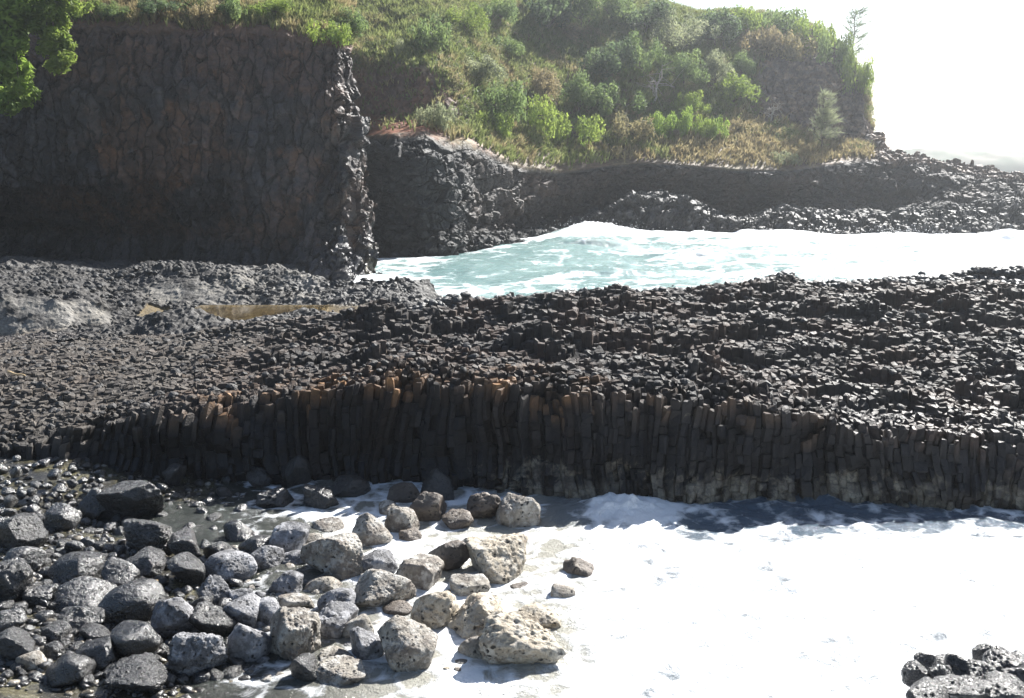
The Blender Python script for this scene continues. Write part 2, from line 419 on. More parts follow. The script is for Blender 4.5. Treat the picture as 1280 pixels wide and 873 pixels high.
def ledge_columns():
    rng = np.random.default_rng(4)
    sp = 0.245
    xs, ys = [], []
    # jittered grid, row spacing growing gently with the distance
    y = 27.0
    while y < 60.0:
        s = (0.225 if y < 31.2 else lerp(0.225, sp, float(smooth(31.2, 34, y)))) * (1.0 + 0.010 * (y - 28))
        half = 0.56 * y + 7.5
        n = int(2 * half / s)
        xx = -half + (np.arange(n) + rng.uniform(-0.45, 0.45, n)) * s
        xs.append(xx); ys.append(np.full(n, y) + rng.uniform(-0.45, 0.45, n) * s)
        y += s
    pts = np.stack([np.concatenate(xs), np.concatenate(ys)], -1)
    ey = edge_y(pts[:, 0]) - 0.1 + 0.35 * fbm(np.stack([pts[:, 0], 0 * pts[:, 0], 0 * pts[:, 0]], -1), 1.6, 3, 31)
    by = back_y(pts[:, 0]) + 0.7 * fbm(np.stack([pts[:, 0], 0 * pts[:, 0] + 9, 0 * pts[:, 0]], -1), 2.5, 3, 33)
    inside = (pts[:, 1] > ey) & (pts[:, 1] < by) & (np.abs(pts[:, 0]) < 0.56 * pts[:, 1] + 6.6)
    # spatial hash
    cell = 0.9
    H = {}
    keys = np.floor(pts / cell).astype(int)
    for i, k in enumerate(map(tuple, keys)):
        H.setdefault(k, []).append(i)
    px_l = pts.tolist()
    idx = np.nonzero(inside)[0]
    P2 = pts[idx]
    z0 = ledge_top(P2[:, 0], P2[:, 1])
    p3 = np.stack([P2[:, 0], P2[:, 1], 0 * z0], -1)
    front = P2[:, 1] - ey[idx]
    big = fbm(p3, 0.9, 2, 41)
    rough_k = lerp(0.55, 1.0, smooth(-13, -5, P2[:, 0])) * smooth(0.2, 1.6, front) + 0.3
    zt = z0 + (0.2 * big + rng.normal(0, 0.024, len(idx))) * rough_k
    zt = np.where(rng.random(len(idx)) < 0.06, zt - 0.14, zt)
    drop = smooth(1.4, 0.0, front) * (rng.random(len(idx)) ** 2 * 0.55 + 0.7 * smooth(0.0, 0.45, fbm(p3, 1.3, 3, 43)))
    zt = zt - drop
    tilt_x = rng.normal(0, 0.08, len(idx)) * rough_k
    tilt_y = rng.normal(0.03, 0.11, len(idx)) * rough_k
    # colour of each column
    n1 = fbm(p3, 3.0, 3, 51); n2 = fbm(p3, 0.8, 2, 52)
    grey = np.stack([0.047 + 0.02 * n1 + 0.012 * n2] * 3, -1) * [1.04, 0.97, 0.93]
    brown = np.array([0.068, 0.045, 0.034])
    col = mixc(grey, brown, smooth(-0.2, 0.4, n1 + 0.5 * n2) * 0.8)
    leftg = 1 - smooth(-14, -6, P2[:, 0])
    col = mixc(col, np.array([0.085, 0.079, 0.07]), leftg * 0.7)
    px_c = project(np.stack([P2[:, 0], P2[:, 1], z0], -1))[0]
    band = smooth(2.8, 0.6, front) * smooth(150, 330, px_c) * (1 - smooth(690, 800, px_c)) + 0.45 * smooth(1.6, 0.3, front) * smooth(760, 860, px_c) * (1 - smooth(980, 1100, px_c))
    rust = np.clip(band * smooth(-0.25, 0.35, fbm(p3, 1.1, 3, 61)) * rng.uniform(0.7, 1.1, len(idx)), 0, 1)
    col = mixc(col, np.array([0.26, 0.15, 0.07]), rust * 0.9)
    backw = smooth(4.5, 1.0, by[idx] - P2[:, 1])
    col = mixc(col, np.array([0.085, 0.083, 0.085]), backw * 0.7)
    wet = np.clip(backw + smooth(6, 14, P2[:, 0]) * smooth(8, 0, front) * 0.8 + 0.25 * smooth(0.1, 0.5, n2), 0, 1)
    col = col * rng.uniform(0.85, 1.15, len(idx))[:, None] * [1.05, 0.98, 0.92]

    V, L, S, C, Wt = [], [], [], [], []
    for k, i in enumerate(idx):
        cx, cy = px_l[i]
        s = 1.4
        poly = [(-s, -s), (s, -s), (s, s), (-s, s)]
        kx, ky = keys[i]
        nb = []
        for ax in (-1, 0, 1):
            for ay in (-1, 0, 1):
                nb += H.get((kx + ax, ky + ay), ())
        nb = sorted(((px_l[j][0] - cx) ** 2 + (px_l[j][1] - cy) ** 2, j) for j in nb if j != i)[:16]
        for d2, j in nb:
            nx, ny = px_l[j][0] - cx, px_l[j][1] - cy
            h = d2 * 0.5
            new = []
            m = len(poly)
            for a in range(m):
                x0, y0 = poly[a]; x1, y1 = poly[(a + 1) % m]
                d0 = x0 * nx + y0 * ny - h; d1 = x1 * nx + y1 * ny - h
                if d0 <= 0: new.append((x0, y0))
                if (d0 < 0) != (d1 < 0) and d0 != d1:
                    t_ = d0 / (d0 - d1); new.append((x0 + (x1 - x0) * t_, y0 + (y1 - y0) * t_))
            poly = new
            if len(poly) < 3: break
        # merge tiny edges
        q = []
        for a in poly:
            if not q or (a[0] - q[-1][0]) ** 2 + (a[1] - q[-1][1]) ** 2 > 0.0016: q.append(a)
        poly = q
        n = len(poly)
        if n < 3: continue
        fr = front[k] < 1.9
        top, tx, ty = zt[k], tilt_x[k], tilt_y[k]
        if fr:
            # a column cut by cross joints into blocks down to the water
            z = -0.7
            segs = []
            while z < top - 0.25:
                hgt = rng.uniform(0.2, 0.45) if z < 1.1 else rng.uniform(0.2, 0.6)
                segs.append((z, min(z + hgt, top))); z += hgt
            if not segs: segs = [(-0.7, top)]
            if segs[-1][1] < top: segs[-1] = (segs[-1][0], top)
        else:
            segs = [(top - 1.3, top)]
        for si, (za, zb) in enumerate(segs):
            last = si == len(segs) - 1
            if fr and not last and si > 0 and rng.random() < 0.07: continue
            ox, oy = (rng.normal(0, 0.014), rng.normal(0, 0.05)) if fr else (0, 0)
            sc_ = rng.uniform(0.9, 1.03)
            b0 = len(V)
            rings = [(za + 0.0, sc_ * 0.88), (za + 0.04, sc_), (zb - (0.07 if last else 0.045), sc_), (zb, sc_ * (0.74 if last else 0.9))] if fr else \
                    [(za, 0.95), (zb - 0.09, 0.96), (zb, rng.uniform(0.74, 0.9))]
            for ri, (zz, ss) in enumerate(rings):
                tp = ri >= len(rings) - 2 and last
                for (x, y) in poly:
                    jz = (tx * x + ty * y + (rng.normal(0, 0.03))) if tp else 0.0
                    V.append((cx + ox + x * ss, cy + oy + y * ss, zz + jz))
            nr = len(rings)
            for r_ in range(nr - 1):
                for a in range(n):
                    a2 = (a + 1) % n
                    L += [b0 + r_ * n + a, b0 + r_ * n + a2, b0 + (r_ + 1) * n + a2, b0 + (r_ + 1) * n + a]; S.append(4)
            L += [b0 + (nr - 1) * n + a for a in range(n)]; S.append(n)
            cc = col[k] * rng.uniform(0.92, 1.08) if fr else col[k]
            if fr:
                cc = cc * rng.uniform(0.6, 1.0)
                shade_col = np.array([0.0046, 0.005, 0.0066]) * rng.uniform(0.6, 1.4) + cc * 0.04 + np.array([0.002, 0.0023, 0.0034])  # shade of the front face painted in, blue-black below the column top
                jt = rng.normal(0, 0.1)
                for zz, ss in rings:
                    shade_t = float(smooth(-0.02, 0.42, top - zz + jt + 0.03))
                    C += [cc * (1 - shade_t) + shade_col * shade_t] * n
            if not fr: C += [cc] * (nr * n)
            Wt += [wet[k]] * (nr * n)
    V = np.array(V); C = np.array(C); Wt = np.array(Wt)
    # lean, bulge and fan of the whole face (every column of a place shares the warp)
    zr = np.clip(V[:, 2], -1, 4)
    e = edge_y(V[:, 0])
    near = smooth(3.2, 0.4, V[:, 1] - e)
    pw = np.stack([V[:, 0], 0 * V[:, 0], zr], -1)
    down = np.clip(2.6 - zr, 0, 4)
    V[:, 1] += near * (0.6 * fbm(pw, 2.2, 4, 71) - 0.10 * down - 0.25 * smooth(0.9, 0.2, zr) - 0.2 * np.sin(V[:, 0] * 0.5) * smooth(3, 1, zr))
    V[:, 0] += near * (0.32 * fbm(pw * [0.7, 1, 0.8], 2.0, 3, 72) + 0.16 * np.sin(V[:, 0] * 0.7 + 0.6) * down * 0.6)
    # pale crust of salt and barnacles low on the face
    pxv = project(V)[0]
    crust = near * smooth(lerp(1.35, 0.95, smooth(850, 1000, pxv)), 0.5, V[:, 2] + 0.4 * fbm(V, 0.8, 3, 73)) * smooth(560, 700, pxv) * smooth(-0.45, 0.1, fbm(V, 0.9, 3, 74))
    brown_low = near * smooth(0.6, 0.2, V[:, 2]) * smooth(560, 720, pxv) * (1 - crust)
    C = mixc(C, np.array([0.05, 0.04, 0.03]), np.clip(brown_low, 0, 1) * 0.8)
    Wt = np.clip(Wt + near * smooth(1.2, 0.4, V[:, 2]) * 0.8, 0, 1)
    me = mesh_np('rock_ledge', V, L, S, False, {'col': C, 'wet': Wt, 'crust': np.clip(crust, 0, 1)})
    o = link('rock_ledge', me, M['ledge_basalt']); o['kind'] = 'structure'
ledge_columns()

def ledge_core():
    """the rock under and behind the columns, so that no gap shows through."""
    x = np.linspace(-42, 42, 280); v = np.linspace(0, 1, 90)
    X, Vv = np.meshgrid(x, v, indexing='ij')
    Y = edge_y(X) + 0.9 + Vv * (back_y(X) - edge_y(X) - 1.5)
    Z = ledge_top(X, Y) - 0.75
    Z[:, 0] = -1.5; Z[:, -1] = -1.5
    P = np.stack([X, Y, Z], -1)
    c = np.full(P.shape, 0.03)
    sheet('bedrock', P, M['basalt'], True, {'col': c, 'wet': X * 0})
ledge_core()

# ------------------------------------------------------------------ rock platform with the tide pool, at the foot of the left cliff
plat_pts = [(-250, 430, 52), (-150, 424, 53), (0, 423, 53.5), (60, 416, 54.5), (110, 409, 56), (180, 401, 57.8), (215, 398, 57.5),
            (-150, 374, 55), (0, 372, 55.0), (70, 373, 55.8), (110, 376, 57), (160, 385, 58.5),
            (-150, 345, 62), (0, 343, 62), (70, 346, 63), (120, 352, 64), (150, 366, 61), (190, 382, 60),
            (-150, 326, 74), (0, 327, 76), (100, 330, 76),
            (205, 386, 61), (260, 384, 61.0), (330, 381, 60.6), (400, 381, 60.6),
            (150, 349, 64.5), (180, 341, 64.2), (230, 345, 63.5), (300, 359, 63.2), (360, 362, 63.6), (395, 366, 64),
            (160, 336, 68), (200, 328.5, 67.5), (240, 328, 67), (300, 335, 68), (360, 337, 69), (405, 348, 69),
            (415, 372, 61.5), (430, 374, 60), (500, 370, 60.6), (532, 369, 61.5),
            (400, 397, 57), (450, 394, 58), (500, 391, 58.8), (543, 388, 60.0),
            (425, 352, 65), (460, 348, 65), (500, 347, 66), (536, 350, 66)]
pw_ = [at_y(*p) for p in plat_pts]
xyz = [tuple(p) for p in pw_]
for px, py in ((235, 398), (270, 394), (310, 396), (340, 392), (380, 390), (300, 403), (255, 403)):
    p = at_z(px, py, 0.95); xyz.append(tuple(p))
for px, py in ((205, 404), (190, 398), (222, 409), (208, 394), (420, 394), (412, 388), (250, 410), (300, 411), (350, 408), (225, 388)):
    p = at_z(px, py, 1.5); xyz.append(tuple(p))
for px, Y, z in ((0, 84, 1.0), (100, 84, 1.0), (200, 84, 0.8), (300, 84, 0.7), (370, 84, 0.8), (200, 74, 0.9), (300, 74, 0.6), (360, 73, 0.4), (410, 72.5, -0.6), (440, 69, -1.2), (500, 69.5, -1.3),
                 (550, 68.5, -1.3), (556, 64, -1.3), (560, 61, -1.0), (430, 80, -1), (470, 76, -1.2), (550, 76, -1.5), (-150, 84, 1.0),
                 (0, 49, 1.0), (200, 49, 1.0), (400, 49, 1.0), (540, 52, 1.0), (600, 56, 0.4), (-150, 49, 1.0), (8, 52.3, -0.1), (-40, 52.3, -0.1)):
    d = ray(px, 400); xyz.append((d[0] / d[1] * Y, Y, z))
xyz = np.array(xyz)
plat_z = RBF(xyz[:, :2], xyz[:, 2])
def platform():
    x = np.arange(-48, 0.5, 0.10); y = np.concatenate([np.arange(48.5, 72, 0.10), np.arange(72, 90, 0.25)])
    X, Y = np.meshgrid(x, y, indexing='ij')
    Z = plat_z(X, Y)
    P = np.stack([X, Y, Z], -1)
    g = np.gradient(Z, axis=1) / np.gradient(Y, axis=1)
    steep = smooth(0.22, 0.6, np.abs(g))
    N = grid_normals(P)
    f1, f2, c1, c2, c3 = voronoi(P + 0.25 * fbm(P, 0.6, 2, 5)[..., None], (0.55, 0.55, 0.4), 11)
    f1b, f2b, d1, d2, d3 = voronoi(P, (0.26, 0.26, 0.2), 12)
    crack = smooth(0.0, 0.16, f2 - f1)
    pool = smooth(1.35, 1.1, Z) * (X < -8) * (X > -22) * (Y > 52) * (Y < 60)
    amp = lerp(1.0, 0.3, steep) * (1 - 0.9 * pool)
    d = amp * (0.20 * (c1 - 0.5) + 0.12 * (d1 - 0.5) - 0.08 * (1 - crack) + 0.75 * fbm(P, 2.8, 5, 13))
    P = P + N * d[..., None]
    n = fbm(P, 2.5, 4, 15)
    base = np.stack([0.048 + 0.018 * n] * 3, -1) * (0.7 + 0.6 * c2[..., None]) * [1.04, 0.98, 0.93]
    px, py, _ = project(P)
    pale = smooth(2.5, 1.7, Z) * steep * smooth(-0.3, 0.1, fbm(P, 1.2, 4, 16) + 0.15) * (Y < 64) * (1 - smooth(395, 420, px)) * (px > -500)
    pale = np.maximum(pale, 0.8 * smooth(225, 300, px) * (1 - smooth(395, 410, px)) * smooth(2.9, 2.0, Z) * smooth(-0.2, 0.25, fbm(P, 1.0, 4, 18)) * (Y > 60) * (Y < 70))
    cl = mixc(base, np.array([0.23, 0.218, 0.195]), np.clip(pale, 0, 1) * 0.85)
    lowb = smooth(0.75, 0.3, Z) * steep
    cl = mixc(cl, np.array([0.13, 0.10, 0.07]), np.clip(lowb, 0, 1) * 0.7)
    cl = mixc(cl, np.array([0.13, 0.095, 0.042]), np.clip(pool, 0, 1) * 0.9)
    wet = np.clip(0.35 * smooth(400, 430, px) + 0.5 * smooth(0.1, 0.5, n), 0, 1)
    sheet('rock_platform', P, M['basalt'], False, {'col': cl, 'wet': wet})
platform()

# ------------------------------------------------------------------ cliffs given by profiles (photo pixel, depth) swept sideways
def sweep(cols, seg, nx, blur=3):
    """cols: list of (profile of (px, py, Y)); seg: samples between neighbouring profile points."""
    A = np.array([[at_y(*p) for p in c] for c in cols])           # ncol, nrow, 3
    key = np.array([c[2][0] for c in cols], float)                # third profile point carries the sweep coordinate
    tt = np.linspace(key[0], key[-1], nx)
    B = np.empty((nx, A.shape[1], 3)); PX = np.empty((nx, A.shape[1]))
    pxs = np.array([[p[0] for p in c] for c in cols], float)
    for r in range(A.shape[1]):
        for k in range(3):
            B[:, r, k] = np.interp(tt, key, A[:, r, k])
        PX[:, r] = np.interp(tt, key, pxs[:, r])
    if blur:
        ker = np.ones(2 * blur + 1) / (2 * blur + 1)
        for r in range(A.shape[1]):
            for k in range(3):
                pad = np.pad(B[:, r, k], blur, mode='edge')
                B[:, r, k] = np.convolve(pad, ker, 'valid')
    rows, vs = [], []
    for r in range(A.shape[1] - 1):
        n = seg[r]
        for a in range(n):
            f = a / n
            rows.append(B[:, r] * (1 - f) + B[:, r + 1] * f); vs.append(r + f)
    rows.append(B[:, -1]); vs.append(A.shape[1] - 1.0)
    P = np.stack(rows, 1)
    # soften the corners along the profile
    for _ in range(3):
        P[:, 1:-1] = 0.25 * P[:, :-2] + 0.5 * P[:, 1:-1] + 0.25 * P[:, 2:]
    return P, np.array(vs), tt

def col9(px, *rows):
    out = []
    for r in rows:
        out.append((r[2] if len(r) == 3 else px, r[0], r[1]))
    return out
# rows: under water, waterline, bench top, bench back, undercut, lip, slope top, upper cliff, crest, behind
back_cols = [
    col9(370, (350, 101), (330, 101), (270, 106), (240, 110), (195, 111), (172, 113), (150, 118), (76, 121), (-40, 152), (-30, 190)),
    col9(455, (350, 100), (330, 100), (270, 104), (240, 108), (195, 109), (172, 111), (150, 116), (76, 119), (-40, 152), (-30, 190)),
    col9(490, (350, 98), (328, 98.5), (285, 100), (255, 101), (190, 102), (168, 105), (150, 114), (78, 118), (-40, 152), (-30, 190)),
    col9(530, (350, 96), (326, 96.5), (292, 98.5), (262, 99), (188, 101), (166, 105), (146, 114), (84, 118), (-40, 152), (-30, 190)),
    col9(566, (348, 97), (324, 97.5), (300, 100), (272, 101), (215, 102.5), (180, 106), (158, 113), (100, 119), (-35, 154), (-30, 190)),
    col9(584, (345, 99), (322, 99.5), (305, 101.5), (290, 104), (208, 104.5), (176, 107.5), (160, 114), (112, 121), (-32, 157), (-30, 192)),
    col9(640, (340, 103), (318, 104), (302, 106.5), (288, 118), (226, 116), (206, 116), (172, 122), (95, 140), (-30, 169), (-25, 210)),
    col9(700, (325, 120), (305, 121), (287, 123), (281, 130), (230, 126), (213, 126), (152, 137), (82, 151), (-20, 174), (-15, 215)),
    col9(760, (322, 121), (302, 122), (265, 125), (262, 134), (216, 130), (206, 130), (152, 140), (80, 153), (-14, 174), (-10, 215)),
    col9(800, (322, 120), (303, 121), (240, 125), (238, 132), (213, 131), (202, 131), (152, 142), (80, 154), (-3, 174), (0, 215)),
    col9(860, (322, 119), (305, 120), (250, 125), (246, 135), (216, 133), (206, 133), (152, 145), (80, 156), (18, 176), (22, 215)),
    col9(885, (322, 119), (305, 120), (268, 124), (262, 136), (220, 134), (208, 134), (152, 147), (80, 158), (20, 177), (24, 215)),
    col9(920, (322, 119), (305, 120), (277, 123), (273, 138), (223, 136), (211, 136), (154, 150), (80, 162), (17, 179), (24, 215)),
    col9(980, (322, 120), (304, 121), (262, 126), (258, 138), (223, 137), (213, 138), (152, 153), (90, 161), (24, 181), (34, 221)),
    col9(1030, (320, 121), (302, 122), (270, 127), (264, 140), (216, 141), (206, 142), (176, 152), (82, 161), (42, 179), (60, 216)),
    col9(1062, (320, 121), (302, 122), (274, 127), (264, 141), (213, 143), (201, 145), (182, 152), (105, 161), (74, 171), (110, 203)),
    col9(1080, (320, 121), (302, 122), (275, 127), (264, 142), (213, 144), (200, 146), (180, 152), (125, 156), (104, 160), (160, 190)),
    col9(1092, (320, 121), (302, 122), (275, 127), (264, 142), (214, 145), (200, 147), (186, 152, 1090), (160, 156, 1086), (156, 159, 1086), (190, 185)),
    col9(1108, (320, 121), (302, 122), (275, 128), (263, 142), (214, 146), (199, 148), (191, 153), (189, 157), (190, 162), (205, 180)),
    col9(1150, (320, 122), (301, 123), (275, 128), (261, 141), (216, 146), (205, 150), (202, 156), (205, 164), (209, 172), (220, 182)),
    col9(1220, (320, 123), (300, 124), (266, 131), (250, 140), (226, 146), (217, 152), (215, 158), (219, 164), (223, 170), (234, 178)),
    col9(1280, (315, 129), (294, 130), (252, 138), (237, 143), (228, 147), (223, 152), (223, 158), (227, 164), (231, 170), (241, 178)),
    col9(1420, (315, 132), (294, 133), (256, 140), (245, 145), (236, 149), (233, 154), (233, 160), (237, 166), (241, 172), (249, 178)),
]
def back_cliffs():
    seg = [6, 50, 90, 56, 30, 60, 66, 60, 14]
    P, v, px = sweep(back_cols, seg, 1250, 4)
    N = grid_normals(P)
    if N[600, 100, 1] > 0: N = -N
    V = np.broadcast_to(v, P.shape[:2]); PX = np.broadcast_to(px[:, None], P.shape[:2])
    rock = 1 - smooth(4.6, 5.2, V)
    bench = smooth(2.9, 2.4, V)
    headrock = smooth(925, 965, PX) * smooth(5.9, 6.1, V) * (1 - smooth(7.2, 7.6, V + 0.3 * fbm(P, 6, 2, 88))) + smooth(1085, 1100, PX) * smooth(4.5, 4.9, V)
    earth = (1 - smooth(560, 610, PX + 25 * fbm(P, 4, 2, 89))) * smooth(5.95, 6.1, V) * (1 - smooth(6.75, 7.0, V + 0.15 * fbm(P, 3, 3, 87)))
    butt = (1 - smooth(565, 580, PX))
    rocky = np.clip(rock + headrock + 0.7 * earth, 0, 1)
    f1, f2, c1, c2, c3 = voronoi(P + 0.5 * fbm(P, 1.5, 2, 81)[..., None], (1.15, 1.15, 0.9), 82)
    g1, g2, e1, e2, e3 = voronoi(P, (0.55, 0.55, 0.42), 83)
    k1, k2, h1, h2, h3_ = voronoi(P + 0.6 * fbm(P, 3, 2, 84)[..., None], (1.3, 1.3, 4.5), 85)
    d = rock * (0.55 * (c1 - 0.5) + 0.28 * (e1 - 0.5) - 0.22 * (1 - smooth(0, .15, f2 - f1))) * lerp(0.6, 1.2, bench)
    d = d + headrock * (0.9 * (h1 - 0.5) + 0.45 * (c1 - 0.5) - 0.3 * (1 - smooth(0, .12, k2 - k1)))
    d = d + earth * (0.6 * (h1 - 0.5) + 0.5 * fbm(P * [1, 1, 0.35], 2.2, 4, 90))
    d = d + 0.9 * fbm(P, 7.0, 5, 86, 0.55) * lerp(0.6, 1.0, rocky) + 0.5 * (1 - rocky) * fbm(P, 2.2, 3, 91)
    ser = smooth(1075, 1110, PX)
    q1, q2, r1_, r2_, r3_ = voronoi(P + 0.8 * fbm(P, 3, 2, 95)[..., None], (3.2, 3.2, 1.3), 96)
    d = d + np.maximum(ser * smooth(2, 3, V), 0.6 * rock) * (1.3 * (r1_ - 0.5) - 0.5 * (1 - smooth(0, .1, q2 - q1)))
    d = d * (1 - 0.75 * (1 - ser) * smooth(4.3, 4.8, V) * (1 - smooth(5.2, 5.6, V)))
    P = P + N * d[..., None]
    # colours
    n = fbm(P, 4.0, 4, 92); n2 = fbm(P, 1.2, 3, 93)
    basalt = np.stack([0.033 + 0.014 * n2] * 3, -1) * (0.6 + 0.8 * e2[..., None])
    soil = mixc(np.full(P.shape, 1.0) * [0.15, 0.095, 0.06], np.array([0.24, 0.19, 0.105]), smooth(-.3, .4, n))
    red = np.array([0.21, 0.07, 0.035])
    cl = mixc(soil, basalt, np.clip(rock, 0, 1))
    cl = mixc(cl, mixc(np.full(P.shape, 1.0) * [0.10, 0.075, 0.063], np.array([0.2, 0.14, 0.10]), smooth(-.2, .3, n2)), np.clip(headrock, 0, 1))
    cl = mixc(cl, mixc(np.full(P.shape, 1.0) * [0.14, 0.085, 0.06], np.array([0.22, 0.115, 0.07]), smooth(-.2, .4, n)), np.clip(earth, 0, 1))
    rs = smooth(5.0, 5.15, V) * (1 - smooth(6.0, 6.1, V)) * (1 - smooth(540, 570, PX + 10 * n2))
    rs = np.maximum(rs, 0.5 * smooth(4.7, 4.95, V) * (1 - smooth(5.2, 5.5, V + 0.3 * n2)) * (1 - smooth(545, 640, PX)) * smooth(-0.2, 0.3, n2))
    cl = mixc(cl, red, np.clip(rs, 0, 1) * 0.85)
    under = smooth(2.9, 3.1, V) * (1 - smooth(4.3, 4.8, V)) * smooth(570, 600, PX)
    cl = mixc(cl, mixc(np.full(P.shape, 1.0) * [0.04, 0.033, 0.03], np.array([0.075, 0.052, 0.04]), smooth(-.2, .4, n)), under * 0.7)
    salt = bench * smooth(0.1, 0.45, n2 + 0.4 * n) * smooth(690, 760, PX)
    cl = mixc(cl, np.array([0.17, 0.165, 0.16]), salt * 0.3)
    trick = bench * smooth(680, 720, PX) * smooth(1.6, 1.05, V) * smooth(0.30, 0.42, fbm(P * [1.0, 1.0, 0.18], 1.3, 3, 94) + 0.3 * n)
    cl = mixc(cl, np.array([0.75, 0.77, 0.78]), trick * 0.7)
    wet = 0.6 * bench * rock * smooth(680, 720, PX) * (1 - 0.5 * smooth(1080, 1180, PX))
    o = sheet('headland', P, M['bench_rock'], False, {'col': cl, 'wet': wet})
    grassy = np.clip(smooth(4.9, 5.3, V + 0.15 * n2) - headrock * 1.1 - earth * 0.85 - rs * 0.9 - smooth(1085, 1115, PX), 0, 1) * (V < 8.3)
    return P, N, V, PX, grassy
BP, BN, BV, BPX, BGRASS = back_cliffs()

# rows: under, base, hollow top, mid, upper, edge, slope, crest, behind
left_cols = [
    [(-330, 360, 80), (-330, 338, 80), (-330, 300, 84), (-330, 230, 82), (-330, 120, 83), (-330, 20, 85), (-330, -40, 93), (-330, -110, 112), (-330, -60, 170)],
    [(-120, 355, 85), (-120, 333, 86), (-120, 296, 90), (-120, 230, 87), (-120, 120, 87), (-120, 26, 88), (-120, -30, 95), (-120, -90, 112), (-120, -60, 170)],
    [(0, 350, 86), (0, 330, 93), (0, 292, 97), (0, 230, 88), (0, 120, 87.5), (0, 30, 88.5), (0, -25, 95), (0, -85, 112), (0, -60, 170)],
    [(100, 350, 88), (100, 331, 95), (100, 290, 98), (100, 228, 88.5), (100, 120, 87.5), (100, 31, 88.5), (100, -20, 95), (100, -80, 112), (100, -60, 170)],
    [(200, 350, 88), (200, 331, 94), (200, 292, 95), (200, 225, 87.5), (200, 120, 87), (200, 35, 88), (200, -15, 95), (200, -75, 112), (200, -60, 170)],
    [(300, 350, 87), (300, 333, 88), (300, 300, 89), (300, 225, 87), (300, 120, 87), (300, 39, 88), (300, -10, 95), (300, -70, 112), (300, -60, 170)],
    [(360, 352, 86), (360, 335, 86.5), (362, 305, 87), (360, 225, 87), (360, 125, 87), (360, 47, 88), (360, -5, 95), (360, -65, 112), (360, -60, 170)],
    [(374, 354, 81.8), (376, 340, 82.4), (386, 295, 84.8), (388, 225, 86.8), (388, 128, 87), (390, 52, 88.3), (385, 0, 95), (385, -60, 112), (385, -60, 170)],
    [(425, 360, 80.6), (428, 347, 81.2), (430, 292, 84.2), (428, 225, 86), (425, 130, 87.2), (424, 57, 88.7), (420, 5, 96), (420, -60, 112), (420, -60, 170)],
    [(492, 360, 84.8), (495, 347, 85.2), (480, 292, 89.5), (470, 220, 91.4), (457, 130, 92.4), (447, 66, 93.4), (448, 10, 100), (446, -55, 113), (450, -60, 170)],
    [(502, 360, 90), (500, 342, 91), (485, 292, 96), (477, 220, 99), (464, 130, 101), (456, 76, 103), (460, 30, 108), (465, -45, 118), (470, -60, 170)],
    [(480, 350, 110), (478, 335, 110), (468, 290, 112), (462, 220, 113), (454, 140, 115), (448, 85, 117), (455, 40, 120), (462, -40, 128), (470, -60, 172)],
]
